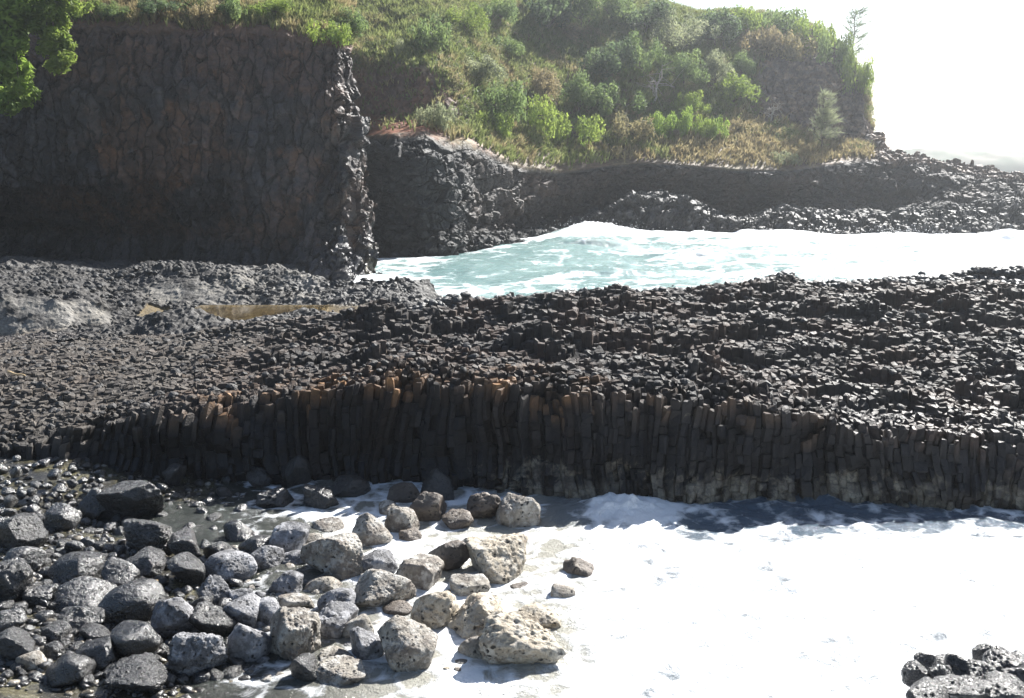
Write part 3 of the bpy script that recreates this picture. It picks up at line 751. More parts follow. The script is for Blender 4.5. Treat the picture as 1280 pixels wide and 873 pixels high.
def left_cliff():
    seg = [5, 40, 50, 70, 66, 40, 30, 10]
    P, v, px = sweep(left_cols, seg, 980, 5)
    N = grid_normals(P)
    if N[400, 100, 1] > 0: N = -N
    V = np.broadcast_to(v, P.shape[:2]); PX = np.broadcast_to(px[:, None], P.shape[:2])
    rock = 1 - smooth(4.9, 5.1, V)
    nose = smooth(380, 415, PX) * rock
    w = 0.5 * fbm(P, 1.5, 4, 101)[..., None]
    f1, f2, c1, c2, c3 = voronoi(P + w, (0.8, 2.0, 2.6), 102)
    g1, g2, e1, e2, e3 = voronoi(P + w, (1.7, 2.5, 2.6), 103)
    k1, k2, h1, h2, h3_ = voronoi(P, (0.5, 0.5, 0.5), 104)
    crack = 1 - smooth(0.0, 0.13, f2 - f1)
    low = smooth(2.6, 1.5, V)
    d = rock * (0.42 * (c1 - 0.5) + 0.50 * (e1 - 0.5) + 0.12 * (h1 - 0.5) - 0.13 * crack + 0.28 * fbm(P, 0.9, 4, 109))
    d = d + nose * (0.9 * (e2 - 0.5) + 0.35 * (c2 - 0.5) + 0.12 * (h1 - .5) + 0.8 * fbm(P, 3.0, 2, 105))
    d = d + rock * 0.65 * fbm(P, 5.0, 4, 106) + (1 - rock) * 0.5 * fbm(P, 2.5, 4, 107)
    ragged = smooth(4.4, 5.0, V) * (1 - smooth(5.0, 5.3, V))
    P = P + N * d[..., None] + np.array([0, 0, 1.0]) * (ragged * 0.55 * fbm(P * [1, 1, 0.1], 1.5, 3, 108))[..., None]
    n = fbm(P, 4.5, 4, 111); n2 = fbm(P, 1.3, 3, 112)
    grey = np.stack([0.042 + 0.014 * n2, 0.04 + 0.014 * n2, 0.043 + 0.014 * n2], -1) * (0.35 + 1.25 * c2[..., None])
    rust = smooth(-0.25, 0.35, n + 0.45 * n2) * (0.35 + 0.65 * c3)
    rust = rust * smooth(0, 140, PX + 60 * n) * smooth(1.6, 2.4, V + 0.4 * n2)
    cl = mixc(grey, np.array([0.17, 0.085, 0.045]), np.clip(rust, 0, 1) * 0.85)
    topb = smooth(3.7, 4.7, V + 0.3 * n) * (V < 5.3)
    cl = mixc(cl, np.array([0.10, 0.058, 0.045]), np.clip(topb, 0, 1) * 0.65)
    lich = smooth(0.35, 0.5, fbm(P, 1.7, 4, 113)) * smooth(3.0, 3.4, V) * (1 - smooth(3.9, 4.3, V))
    cl = mixc(cl, np.array([0.16, 0.155, 0.15]), lich * 0.35)
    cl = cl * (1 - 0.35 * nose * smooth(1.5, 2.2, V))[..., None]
    cl = cl * (1 - 0.75 * (crack * rock)[..., None])
    noser = nose * smooth(1.9, 1.3, V) * smooth(-0.1, 0.3, n2)
    cl = mixc(cl, np.array([0.30, 0.26, 0.17]), noser * 0.6 * smooth(440, 470, PX))
    soil = mixc(np.full(P.shape, 1.0) * [0.17, 0.09, 0.055], np.array([0.22, 0.17, 0.09]), smooth(5.1, 5.5, V + 0.2 * n))
    cl = mixc(cl, soil, 1 - rock)
    wet = nose * smooth(2.6, 1.6, V) * 0.8 + nose * 0.3
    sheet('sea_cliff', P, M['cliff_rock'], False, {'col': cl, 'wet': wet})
    g = smooth(5.02, 5.25, V + 0.08 * n2) * (V < 7.4)
    return P, N, V, PX, g
LP, LN, LV, LPX, LGRASS = left_cliff()

# ------------------------------------------------------------------ water
def water_mat(name, deep, milky, foam_col=(0.82, 0.84, 0.86), fscale=1.6):
    t = NT(name)
    f = t.attr('foam', True)
    warp = t.noise(0.7, 3)
    n1 = t.noise(fscale, 9, 0.66, dist=0.9)
    v = t.voro(fscale * 0.8, 'DISTANCE_TO_EDGE', vec=None)
    lace = t.ramp(v, 0.0, 0.16, 1.0, 0.0)
    pat = t.math('ADD', t.math('MULTIPLY', n1, 0.85), t.math('MULTIPLY', lace, 0.16))
    k = t.math('ADD', pat, t.ramp(f, 0, 1, -0.62, 0.42))
    k = t.ramp(k, *((0.24, 0.54) if name == 'cove_water' else (0.16, 0.60)), interp='S')
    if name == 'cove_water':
        deep = t.mix(t.ramp(t.sep(t.pos, 0), -3.0, 1.5), deep, (0.075, 0.115, 0.16))  # slate blue of the shaded strip put into the base colour on the right
    c = t.mix(t.attr('milk', True), deep, milky)
    c = t.mix(k, c, foam_col)
    b = t.bump(t.noise(2.6, 6, 0.6), 0.10)
    b = t.bump(t.noise(11, 4, 0.6), 0.03, 1.0, b)
    b = t.bump(k, 0.05, 1.0, b)
    b = t.bump(t.noise(fscale * 5, 6, 0.7, dist=1.0), 0.06, 1.0, b)
    m = t.fin(c, t.ramp(k, 0, 1, 0.12, 0.85), b, 0.5)
    t.b.inputs['IOR'].default_value = 1.33
    return m
M['channel'] = water_mat('channel_water', (0.06, 0.14, 0.145), (0.235, 0.345, 0.33), fscale=0.55)
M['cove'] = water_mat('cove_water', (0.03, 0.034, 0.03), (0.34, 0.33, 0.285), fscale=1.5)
M['sea'] = water_mat('sea_water', (0.02, 0.07, 0.09), (0.1, 0.2, 0.22), fscale=0.05)

def channel():
    x = np.arange(-27, 86, 0.22); y = np.arange(52, 150, 0.22)
    X, Y = np.meshgrid(x, y, indexing='ij')
    p = np.stack([X, Y, 0 * X], -1)
    # swell running in from the right: crest line from behind the nose to the bench
    cy = np.interp(X, [-30, -12, -2, 6, 12, 30, 90], [96, 95, 100, 110, 114, 113, 118])
    s = Y - cy + 3.0 * fbm(p, 12, 2, 201)
    hmax = np.interp(X, [-20, -10, 0, 8, 14, 30, 60], [0.1, 0.2, 0.9, 1.9, 1.5, 0.9, 0.7])
    Z = hmax * np.where(s < 0, np.exp(-(s / 11.0) ** 2), np.exp(-(s / 16.0) ** 2))
    Z = Z + 0.35 * fbm(p * [0.7, 1.6, 1], 5.0, 4, 202) + 0.10 * fbm(p, 1.4, 3, 203)
    Z = Z + 0.55 * smooth(0.15, 0.6, fbm(p * [0.45, 1.2, 1], 6, 4, 204)) * smooth(0, 10, X)
    # splash against the bench
    Z = Z + 0.6 * np.exp(-(((X - 9.5) / 3.6) ** 2 + ((Y - 119) / 2.5) ** 2)) * (1 + 0.8 * fbm(p, 0.9, 3, 207))
    st = fbm(np.stack([X * 0.35 + Y * 0.22, Y * 1.1 - X * 0.35, 0 * X], -1), 4.0, 5, 205, 0.6)
    foam = 0.40 + 0.32 * st + 0.18 * smooth(-8, 1.0, s) * smooth(10, 0, s) + 0.05 * smooth(20, 55, X) + 0.05 * smooth(72, 58, Y) + 0.30 * smooth(14, 6, np.abs(Y - 122)) * smooth(4, 10, X)
    foam = foam + 0.35 * smooth(-9, -12, X) * smooth(86, 80, Y) + 0.12 * fbm(p, 1.3, 3, 206)
    foam = foam - 0.16 * smooth(-9, -4, X) * smooth(18, 6, X) * smooth(78, 88, Y) * smooth(112, 104, Y)
    foam = foam + 0.20 * smooth(1.3, 1.9, Z)
    milk = np.clip(0.75 + 0.5 * fbm(p, 9, 3, 208), 0, 1)
    P = np.stack([X, Y, Z], -1)
    sheet('channel_water', P, M['channel'], True, {'foam': np.clip(foam, 0, 1), 'milk': milk})
channel()

def open_sea():
    """the sea beyond the rocks out to the horizon, its near edge tucked under the headland and the channel."""
    r = np.concatenate([np.linspace(86, 400, 200), np.geomspace(405, 2900, 90)])
    x0 = np.linspace(-0.15, 1, 260)
    Rr, S = np.meshgrid(r, x0, indexing='ij')
    Y = np.maximum(Rr, 0) ; X = S * (Rr * 0.9)
    Y = np.where(Rr < 160, 150 + (Rr - 86) * 0.14, Rr)
    p = np.stack([X, Y, 0 * X], -1)
    Z = 0.3 * fbm(p * [0.5, 1, 1], 14, 3, 220) * smooth(900, 300, Rr) - 0.05
    foam = 0.35 + 0.5 * fbm(p * [0.4, 1.2, 1], 22, 4, 221) + 0.25 * smooth(320, 200, Rr)
    sheet('sea', np.stack([X, Y, Z], -1), M['sea'], True, {'foam': np.clip(foam, 0, 1), 'milk': 0.6 + 0 * X})
open_sea()

# ground of the boulder beach
def beach_z(x, y):
    p = np.stack([x, y, 0 * x], -1)
    px = 640 + F_PX * x / (y * CP + 10 * SP)
    z = np.interp(px, [-200, 0, 120, 250, 360, 460, 560, 680, 760, 1280], [0.62, 0.42, 0.20, 0.0, -0.12, -0.18, -0.26, -0.45, -0.8, -1.1])
    z = z + 0.35 * smooth(27.0, 29.5, y) * smooth(230, 60, px)
    # wet channel in front of the ledge
    z = z - 0.22 * smooth(24.5, 25.8, y) * (1 - smooth(27.0, 28.5, y)) * smooth(20, 120, px)
    return z + 0.10 * fbm(p, 1.3, 3, 301) + 0.04 * fbm(p, 0.4, 2, 302)
def beach():
    x = np.arange(-27, 9, 0.07); y = np.arange(12.0, 31.5, 0.07)
    X, Y = np.meshgrid(x, y, indexing='ij')
    Z = beach_z(X, Y)
    P = np.stack([X, Y, Z], -1)
    n = fbm(P, 0.8, 4, 303)
    cl = mixc(np.full(P.shape, 1.0) * [0.035, 0.033, 0.028], np.array([0.085, 0.078, 0.045]), smooth(-.2, .35, n))
    px = project(P)[0]
    cl = mixc(cl, np.array([0.22, 0.19, 0.13]), smooth(260, 460, px) * 0.7)
    sheet('beach', P, M['pebble'], True, {'col': cl, 'wet': 0.9 + 0 * X})
beach()

def cove():
    x = np.arange(-27, 29, 0.07); y = np.arange(9.0, 31.5, 0.07)
    X, Y = np.meshgrid(x, y, indexing='ij')
    p = np.stack([X, Y, 0 * X], -1)
    px = 640 + F_PX * X / (Y * CP + 10 * SP)
    surf = smooth(640, 800, px)
    Z = 0.16 * fbm(p * [0.8, 1.2, 1], 1.8, 5, 401, 0.55) * surf + 0.03 * fbm(p, 0.6, 3, 402)
    Z = Z + 0.12 * surf * smooth(0.05, 0.5, fbm(p, 3.5, 3, 403))
    # surge heaped against the ledge
    bump = np.exp(-(((X - 3.1) / 1.25) ** 2 + ((Y - 27.3) / 0.8) ** 2))
    Z = Z + bump * (0.42 + 0.25 * fbm(p, 0.5, 3, 404))
    Z = Z + 0.10 * smooth(560, 720, px) * smooth(27, 24, Y)
    # foam: solid white over the surf, laced near the ledge, patchy among the boulders
    shade_strip = smooth(24.2, 25.6, Y + 0.6 * fbm(p, 2.0, 3, 405) - 0.05 * (X - 4)) * smooth(4.0, 5.5, X)  # ledge shadow painted into the water: less foam, darker colour
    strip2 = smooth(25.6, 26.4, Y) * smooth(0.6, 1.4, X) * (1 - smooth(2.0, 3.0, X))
    foam = lerp(0.40, 0.665, smooth(620, 800, px)) - 0.25 * shade_strip - 0.3 * strip2 + 0.4 * bump
    foam = foam + 0.36 * fbm(p, 1.4, 5, 406) * (1 - 0.35 * smooth(700, 800, px) * (1 - shade_strip))
    # streams between the boulders
    foam = foam - 0.33 * smooth(330, 200, px) + 0.16 * smooth(430, 480, px) * (1 - smooth(600, 680, px))
    foam = foam + 0.35 * np.exp(-((Y - 26.4 + 0.02 * (px - 420)) / 0.7) ** 2) * smooth(330, 400, px) * (1 - smooth(500, 560, px))
    milk = smooth(300, 560, px) * (1 - 0.75 * smooth(690, 820, px)) * (1 - 0.85 * shade_strip) * (1 - 0.5 * strip2)
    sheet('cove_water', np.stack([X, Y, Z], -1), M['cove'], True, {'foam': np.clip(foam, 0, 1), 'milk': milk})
cove()

def tide_pool(name, x0, x1, y0, y1, z, deep):
    x = np.linspace(x0, x1, 60); y = np.linspace(y0, y1, 40)
    X, Y = np.meshgrid(x, y, indexing='ij')
    t = NT(name + '_water')
    t.fin((0.9, 0.82, 0.6) if not deep else (0.5, 0.6, 0.7), 0.02, t.bump(t.noise(5, 3), 0.004))
    t.b.inputs['IOR'].default_value = 1.33
    t.b.inputs['Transmission Weight'].default_value = 1.0
    o = sheet(name, np.stack([X, Y, z + 0 * X], -1), t.m)
tide_pool('tide_pool', -18.6, -10.8, 52.4, 59.2, 1.24, False)
tide_pool('rock_pool', -36.0, -24.5, 50.5, 54.6, 0.32, True)

# ------------------------------------------------------------------ sea haze
def haze():
    x0, x1, y0, y1, z0, z1 = -2500, 2600, -350, 3050, -4.3, 62
    V = np.array([[x0, y0, z0], [x1, y0, z0], [x1, y1, z0], [x0, y1, z0], [x0, y0, z1], [x1, y0, z1], [x1, y1, z1], [x0, y1, z1]])
    me = mesh_np('haze', V, [0, 3, 2, 1, 4, 5, 6, 7, 0, 1, 5, 4, 1, 2, 6, 5, 2, 3, 7, 6, 3, 0, 4, 7], 4)
    m = bpy.data.materials.new('sea_haze'); m.use_nodes = True
    nt = m.node_tree; nt.nodes.clear()
    o_ = nt.nodes.new('ShaderNodeOutputMaterial'); v = nt.nodes.new('ShaderNodeVolumePrincipled')
    v.inputs['Color'].default_value = (0.9, 0.95, 1.0, 1)
    v.inputs['Density'].default_value = HAZE_DENSITY
    v.inputs['Anisotropy'].default_value = HAZE_G
    nt.links.new(v.outputs[0], o_.inputs['Volume'])
    o = link('haze', me, m); o['kind'] = 'stuff'
    o['label'] = 'thin bright sea haze over the cove'
if HAZE_DENSITY > 0:
    haze()

# ================================================================== ROCKS
def ico(sub):
    import bmesh
    bm = bmesh.new(); bmesh.ops.create_icosphere(bm, subdivisions=sub, radius=1.0)
    V = np.array([v.co[:] for v in bm.verts]); Fc = np.array([[v.index for v in f.verts] for f in bm.faces]); bm.free()
    return V, Fc
ICO = {k: ico(k) for k in (2, 3, 4, 5, 6)}

def rock_shape(sub, rng, style):
    """unit rock: planes cut into a ball (soft minimum), then weathered."""
    D, Fc = ICO[sub]
    n, soft, amp = {'smooth': (22, 9, 0.05), 'round': (15, 11, 0.08), 'angular': (11, 18, 0.10), 'block': (8, 26, 0.09), 'rough': (12, 13, 0.15)}[style]
    if style == 'block':
        pl = np.array([[1, 0, 0], [-1, 0, 0], [0, 1, 0], [0, -1, 0], [0, 0, 1], [0, 0, -1], [.7, .3, .65], [-.6, -.5, .6]], float) + rng.normal(0, 0.14, (8, 3))
        hh = np.concatenate([rng.uniform(0.72, 0.85, 6), rng.uniform(0.9, 1.0, 2)])
    else:
        pl = rng.normal(0, 1, (n, 3)); hh = rng.uniform(0.74, 1.0, n)
    pl /= np.linalg.norm(pl, axis=1, keepdims=True)
    c = D @ pl.T
    r = hh / np.maximum(c, 0.08)
    r = -np.log(np.sum(np.exp(-soft * np.minimum(r, 6)), 1)) / soft
    r = np.minimum(r, 1.35)
    P = D * r[:, None]
    off = rng.uniform(-50, 50, 3)
    Q = D + off
    P = P * (1 + amp * fbm(Q, 0.55, 4, 7) + amp * 0.5 * fbm(Q, 0.16, 3, 8))[:, None]
    return P, Fc

def pit(P, rng, size, depth):
    off = rng.uniform(-40, 40, 3)
    f1, f2, a, b, c = voronoi(P + off, (size,) * 3, 77)
    k = smooth(0.42, 0.15, f1) * (a > 0.45)
    f1, f2, a2, b, c = voronoi(P + off, (size * 0.45,) * 3, 78)
    k2 = smooth(0.42, 0.15, f1) * (a2 > 0.5)
    n = P / np.maximum(np.linalg.norm(P, axis=1, keepdims=True), 1e-6)
    return P - n * (k * depth + k2 * depth * 0.45)[:, None]

def rot_z(P, a):
    c, s = math.cos(a), math.sin(a)
    return np.stack([P[:, 0] * c - P[:, 1] * s, P[:, 0] * s + P[:, 1] * c, P[:, 2]], -1)
def rot_y(P, a):
    c, s = math.cos(a), math.sin(a)
    return np.stack([P[:, 0] * c + P[:, 2] * s, P[:, 1], -P[:, 0] * s + P[:, 2] * c], -1)

def place_rock(name, cx, cy, w, h, style, mat, label, cat, group=None, seed=0, tilt=0.0, sink=0.22, ground=None, sub=None, pits=None):
    rng = np.random.default_rng(seed)
    if sub is None:
        sub = 5 if w > 44 else 4 if w > 20 else 3
    P, Fc = rock_shape(sub, rng, style)
    P = rot_y(rot_z(P, rng.uniform(0, 6.28)) if style != 'block' else rot_z(P, rng.uniform(-0.5, 0.5)), tilt)
    P = P - 0.5 * (P.max(0) + P.min(0))
    P = P / (0.5 * (P.max(0) - P.min(0)))
    zg = 0.0
    for _ in range(3):
        c = at_z(cx, cy, zg + 0.25)
        zg = ground(c[0], c[1]) if ground else float(beach_z(np.array([c[0]]), np.array([c[1]]))[0])
    zg = max(zg, -0.12) if ground is None else zg
    dep = c[1] * CP + (10 - c[2]) * SP
    mpp = dep / F_PX
    rx = w * mpp / 2 * 1.06
    ry = rx * rng.uniform(0.8, 1.0)
    th = math.atan2(10 - c[2], c[1])
    hh = h * mpp / 2 * 1.17
    rz2 = (hh ** 2 - (ry * math.sin(th)) ** 2) / math.cos(th) ** 2
    rz = math.sqrt(max(rz2, (0.42 * rx) ** 2)); rz = min(rz, 1.15 * rx)
    P = P * np.array([rx, ry, rz])
    if pits:
        P = pit(P, rng, pits, pits * 0.30)
    zc = zg + rz * (1 - 2 * sink)
    c = at_z(cx, cy, zc)
    me = mesh_np(name, P + np.array([0, 0, zc - zg]), Fc.ravel(), 3, True)
    o = link(name, me, M[mat])
    o.location = (c[0], c[1], zg)
    return tag(o, label, cat, group)

BG = 'boulders on the shore below the ledge'
# (centre x, centre y, width, height, style, material, tilt, label)
B = [
 (171, 625, 76, 52, 'angular', 'rough', .05, 'largest block-shaped dark boulder at the foot of the ledge, lit on top and right'),
 (217, 597, 28, 35, 'rough', 'rough', 0, 'upright dark rock with sunlit face just behind the largest dark block'),
 (115, 634, 40, 40, 'angular', 'wet', 0, 'dark wet boulder touching the left side of the largest dark block'),
 (79, 651, 40, 34, 'round', 'wet', 0, 'round dark boulder with dull speckled top beside the thin wet channel'),
 (29, 667, 64, 48, 'angular', 'rough', .1, 'wide angular dark boulder at the left edge above the shallow puddle'),
 (30, 703, 46, 36, 'round', 'wet', 0, 'wet dark boulder at the left edge below the wide angular one'),
 (14, 729, 60, 54, 'rough', 'rough', 0, 'bulky rough black boulder cut by the left picture edge'),
 (47, 747, 42, 26, 'rough', 'wet', 0, 'small glinting black rock between the bulky rough boulder and a smooth long one'),
 (96, 710, 64, 38, 'smooth', 'wet', .1, 'broad low dark boulder with a creased glossy top above the smooth humped one'),
 (149, 721, 46, 40, 'round', 'wet', 0, 'ball-like black boulder with one bright glint left of the driftwood stick'),
 (178, 708, 60, 37, 'angular', 'rough', .25, 'faceted dark boulder sloping to the right above the driftwood stick'),
 (188, 672, 68, 46, 'rough', 'rough', 0, 'rough dark boulder with silvery top in front of the largest dark block'),
 (232, 685, 42, 38, 'angular', 'rough', -.2, 'dark rock with bright streaked right face beside the silvery topped boulder'),
 (232, 716, 48, 39, 'round', 'rough', 0, 'pitted dark grey round boulder right of the driftwood stick'),
 (100, 743, 72, 40, 'smooth', 'wet', -.08, 'smooth humped black boulder shaped like a loaf'),
 (168, 757, 72, 52, 'smooth', 'wet', -.15, 'large smooth black boulder with a matt sloping back below the driftwood stick'),
 (221, 775, 54, 52, 'rough', 'grey', 0, 'dark boulder full of vesicle holes with sunlit spotted face'),
 (104, 774, 60, 34, 'angular', 'rough', -.3, 'low slanting dark slab under the smooth humped boulder'),
 (119, 792, 40, 22, 'round', 'rough', 0, 'small flat-topped dark stone with bright top among cobbles'),
 (68, 793, 36, 23, 'round', 'rough', 0, 'small pale-topped oval stone left of the flat-topped one'),
 (170, 807, 60, 48, 'smooth', 'wet', .3, 'smooth egg-shaped black boulder leaning down to the right'),
 (249, 821, 64, 56, 'rough', 'grey', .05, 'light grey boulder with a flat top peppered with black holes'),
 (120, 819, 58, 37, 'angular', 'wet', .1, 'dark wet wedge boulder left of the leaning egg-shaped one'),
 (169, 846, 84, 38, 'rough', 'rough', 0, 'long rough black boulder below the leaning egg-shaped one'),
 (85, 839, 54, 37, 'smooth', 'wet', .15, 'smooth grey-black oval boulder at the lower left with one glint'),
 (22, 806, 54, 43, 'angular', 'rough', 0, 'angular black boulder at the left edge near the bottom'),
 (12, 778, 40, 29, 'smooth', 'wet', 0, 'smooth dull rounded stone at the left edge under the bulky rough boulder'),
 (38, 827, 34, 25, 'smooth', 'mixed', .3, 'small pale-ended long stone at the lower left'),
 (66, 815, 27, 19, 'round', 'rough', 0, 'fist-like dark stone between two long stones at the lower left'),
 (299, 667, 38, 29, 'round', 'wet', 0, 'round dark boulder at the edge of the glittering shallow stream'),
 (321, 682, 46, 24, 'smooth', 'wet', .1, 'flat dark boulder just below the round one by the stream'),
 (331, 698, 46, 33, 'round', 'grey', .1, 'whitish grey boulder with a dark lower side under the flat dark one'),
 (363, 677, 48, 40, 'round', 'grey', 0, 'blue-grey boulder with whitened dome beside the foaming stream'),
 (288, 709, 70, 39, 'smooth', 'grey', .15, 'wide grey boulder with pale right half and shadowed left half'),
 (274, 690, 40, 28, 'angular', 'rough', 0, 'dark angular rock leaning behind the wide half-shadowed grey boulder'),
 (266, 741, 40, 37, 'angular', 'grey', 0, 'grey rock with a pinkish sunlit corner above the dark pitted one'),
 (251, 759, 30, 28, 'rough', 'rough', 0, 'small dark broken rock right beside the spotted vesicle boulder'),
 (268, 778, 52, 45, 'rough', 'rough', 0, 'dark pitted boulder in shadow right of the spotted vesicle boulder'),
 (303, 767, 44, 37, 'round', 'grey', 0, 'grey rounded boulder right of the dark pitted one'),
 (336, 767, 38, 36, 'angular', 'grey', 0, 'grey angular boulder above the large blotchy one'),
 (313, 806, 52, 54, 'angular', 'grey', .1, 'twin-peaked grey boulder right of the flat-topped holed one'),
 (366, 800, 64, 72, 'rough', 'mixed', .1, 'tall blotchy blue-grey boulder, biggest of the middle group'),
 (356, 732, 46, 32, 'angular', 'grey', 0, 'brownish grey boulder left of the foot of the pyramid boulder'),
 (372, 755, 46, 25, 'round', 'mixed', 0, 'low pinkish grey boulder wedged above the tall blotchy one'),
 (301, 746, 34, 23, 'angular', 'grey', .2, 'small peaked grey stone with foam around its foot'),
 (369, 699, 36, 21, 'rough', 'grey', 0, 'low knobbly grey stone under the whitened dome boulder'),
 (391, 679, 26, 22, 'round', 'mixed', 0, 'small brown stone at the upper left shoulder of the pyramid boulder'),
 (417, 699, 76, 58, 'angular', 'mixed', .05, 'big pyramid-shaped brown-grey boulder in the foam'),
 (466, 666, 46, 42, 'round', 'mixed', 0, 'white-topped egg-like boulder standing in the stream'),
 (503, 655, 40, 37, 'round', 'mixed', 0, 'brown and white boulder right of the white-topped egg'),
 (489, 638, 30, 21, 'smooth', 'mixed', 0, 'small pale rounded boulder above the brown and white one'),
 (533, 638, 46, 42, 'angular', 'brown', .1, 'dark brown peaked boulder against the ledge foot'),
 (506, 619, 42, 29, 'smooth', 'brown', 0, 'dark red-brown boulder lying left of the dark brown peak'),
 (547, 612, 40, 46, 'round', 'rough', 0, 'tall shaded bluish boulder leaning on the ledge behind the brown peak'),
 (402, 624, 42, 33, 'rough', 'rough', .3, 'wet glistening boulder at the shadow edge above the foam'),
 (572, 653, 38, 26, 'rough', 'brown', 0, 'brown and cream low rock right of the dark brown peak'),
 (648, 642, 52, 44, 'angular', 'mixed', .15, 'cream and brown angular boulder leaning at the ledge foot by the surge'),
 (563, 698, 54, 43, 'round', 'brown', .1, 'dark brown-grey domed boulder left of the tilted cream block'),
 (621, 707, 72, 54, 'angular', 'cream', .3, 'tilted cream block boulder with black pits on its left end'),
 (524, 721, 58, 41, 'block', 'mixed', .1, 'faceted tan boulder with bright flat top right of the foam gap'),
 (475, 708, 46, 35, 'angular', 'grey', 0, 'peaked grey and white rock between pyramid boulder and tan boulder'),
 (481, 742, 72, 49, 'angular', 'mixed', .2, 'broad boulder with white slanting top and brown shadowed underside'),
 (543, 764, 58, 53, 'angular', 'cream', .3, 'cream boulder with grey-stained left cheek in the centre of the group'),
 (597, 774, 72, 52, 'angular', 'cream', 0, 'cream boulder with a scooped pitted hollow behind the biggest cream one'),
 (652, 804, 98, 68, 'rough', 'cream', .1, 'biggest cream boulder, peppered with black pits, at the edge of the surf'),
 (668, 774, 60, 37, 'round', 'cream', .1, 'cream boulder peeping out behind the top of the biggest cream one'),
 (593, 812, 40, 33, 'smooth', 'mixed', .1, 'small grey oval boulder leaning on the left of the biggest cream one'),
 (510, 809, 70, 67, 'round', 'mixed', .1, 'large whitened boulder with cream foot and dark speckles'),
 (459, 810, 44, 45, 'round', 'grey', .2, 'smooth mid grey boulder left of the large whitened one'),
 (418, 781, 56, 45, 'rough', 'grey', 0, 'blotchy dark and pale grey boulder right of the tall blotchy one'),
 (449, 786, 38, 34, 'round', 'mixed', 0, 'small rounded pale grey boulder wedged right of the blotchy one'),
 (423, 752, 46, 33, 'round', 'grey', .15, 'bluish grey boulder below the foot of the pyramid boulder'),
 (497, 764, 38, 20, 'smooth', 'brown', 0, 'small flat brown stone under the broad white-topped boulder'),
 (406, 731, 44, 25, 'smooth', 'mixed', .15, 'smooth whitened low boulder at the lower left of the pyramid boulder'),
 (588, 733, 48, 31, 'angular', 'mixed', .1, 'half-drowned grey slab in the foam below the tilted cream block'),
 (592, 683, 34, 22, 'round', 'cream', 0, 'small flat cream rock just above the tilted cream block'),
 (650, 737, 26, 15, 'rough', 'brown', 0, 'small brown rock awash right of the half-drowned slab'),
 (723, 717, 36, 30, 'rough', 'brown', 0, 'dark brown rock farthest right in the white surf'),
 (704, 744, 30, 25, 'angular', 'mixed', .2, 'brown and white rock awash below the dark brown surf rock'),
 (410, 660, 40, 16, 'smooth', 'mixed', 0, 'low whitened rock nearly covered by the stream foam'),
 (380, 841, 36, 36, 'angular', 'rough', .2, 'dark grey angular rock at the bottom beside the pale slabs'),
 (421, 822, 44, 20, 'angular', 'mixed', .1, 'upper of the two pale slabs lying at the bottom centre'),
 (425, 843, 66, 26, 'angular', 'mixed', 0, 'lower of the two pale slabs lying at the bottom centre'),
 (513, 673, 28, 18, 'rough', 'brown', 0, 'small brown and white broken rock under the brown and white boulder'),
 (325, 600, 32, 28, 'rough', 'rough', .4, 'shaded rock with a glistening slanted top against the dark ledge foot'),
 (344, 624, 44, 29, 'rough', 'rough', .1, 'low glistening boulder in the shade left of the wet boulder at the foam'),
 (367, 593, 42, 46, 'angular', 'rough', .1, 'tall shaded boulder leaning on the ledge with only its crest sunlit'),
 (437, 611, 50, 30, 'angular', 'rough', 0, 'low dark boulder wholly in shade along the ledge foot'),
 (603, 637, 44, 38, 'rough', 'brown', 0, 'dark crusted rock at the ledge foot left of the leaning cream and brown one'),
]
for i, (cx, cy, w, h, st, mt, tl, lb) in enumerate(B):
    pits = None
    if mt == 'cream': pits = 0.17
    elif st == 'rough' and w > 30: pits = 0.13
    elif mt in ('mixed', 'grey') and w > 36: pits = 0.08
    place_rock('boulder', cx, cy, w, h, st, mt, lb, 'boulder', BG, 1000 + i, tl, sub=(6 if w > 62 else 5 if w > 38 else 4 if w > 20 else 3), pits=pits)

# pile of dark rocks on the near shore at the lower right
def near_ground(x, y): return 0.35
near = [(1159, 829, 26, 20, 'small squared rock on the upper left of the near rock pile'), (1148, 846, 36, 28, 'leftmost grey rock of the near rock pile by the surf'),
        (1178, 848, 34, 30, 'flat pale-topped rock second from left in the near rock pile'), (1179, 826, 22, 12, 'low dark stone behind the left half of the near rock pile'),
        (1201, 838, 36, 30, 'dark rounded rock in the middle of the near rock pile'), (1233, 822, 30, 26, 'topmost jagged rock of the near rock pile'),
        (1222, 846, 40, 30, 'streaked grey rock under the jagged topmost one'), (1252, 836, 42, 36, 'long grey ridge rock right of the jagged topmost one'),
        (1274, 828, 28, 22, 'small grey rock high at the right edge of the near rock pile'), (1275, 850, 44, 32, 'big dark rock low at the right edge of the near rock pile'),
        (1205, 866, 60, 34, 'wide dark rock at the bottom of the near rock pile'), (1160, 872, 54, 32, 'brown-grey rock at the bottom left of the near rock pile'),
        (1250, 868, 56, 36, 'rough dark rock at the bottom right of the near rock pile')]
for i, (cx, cy, w, h, lb) in enumerate(near):
    place_rock('rock', cx, cy, w * 1.12, h * 1.15, 'angular' if i % 2 else 'rough', 'rough', lb, 'rock', 'rocks piled on the near shore',
               1300 + i, 0.1, 0.15, lambda x, y: 0.75 - 0.18 * (y - 17.2), sub=5, pits=0.1)

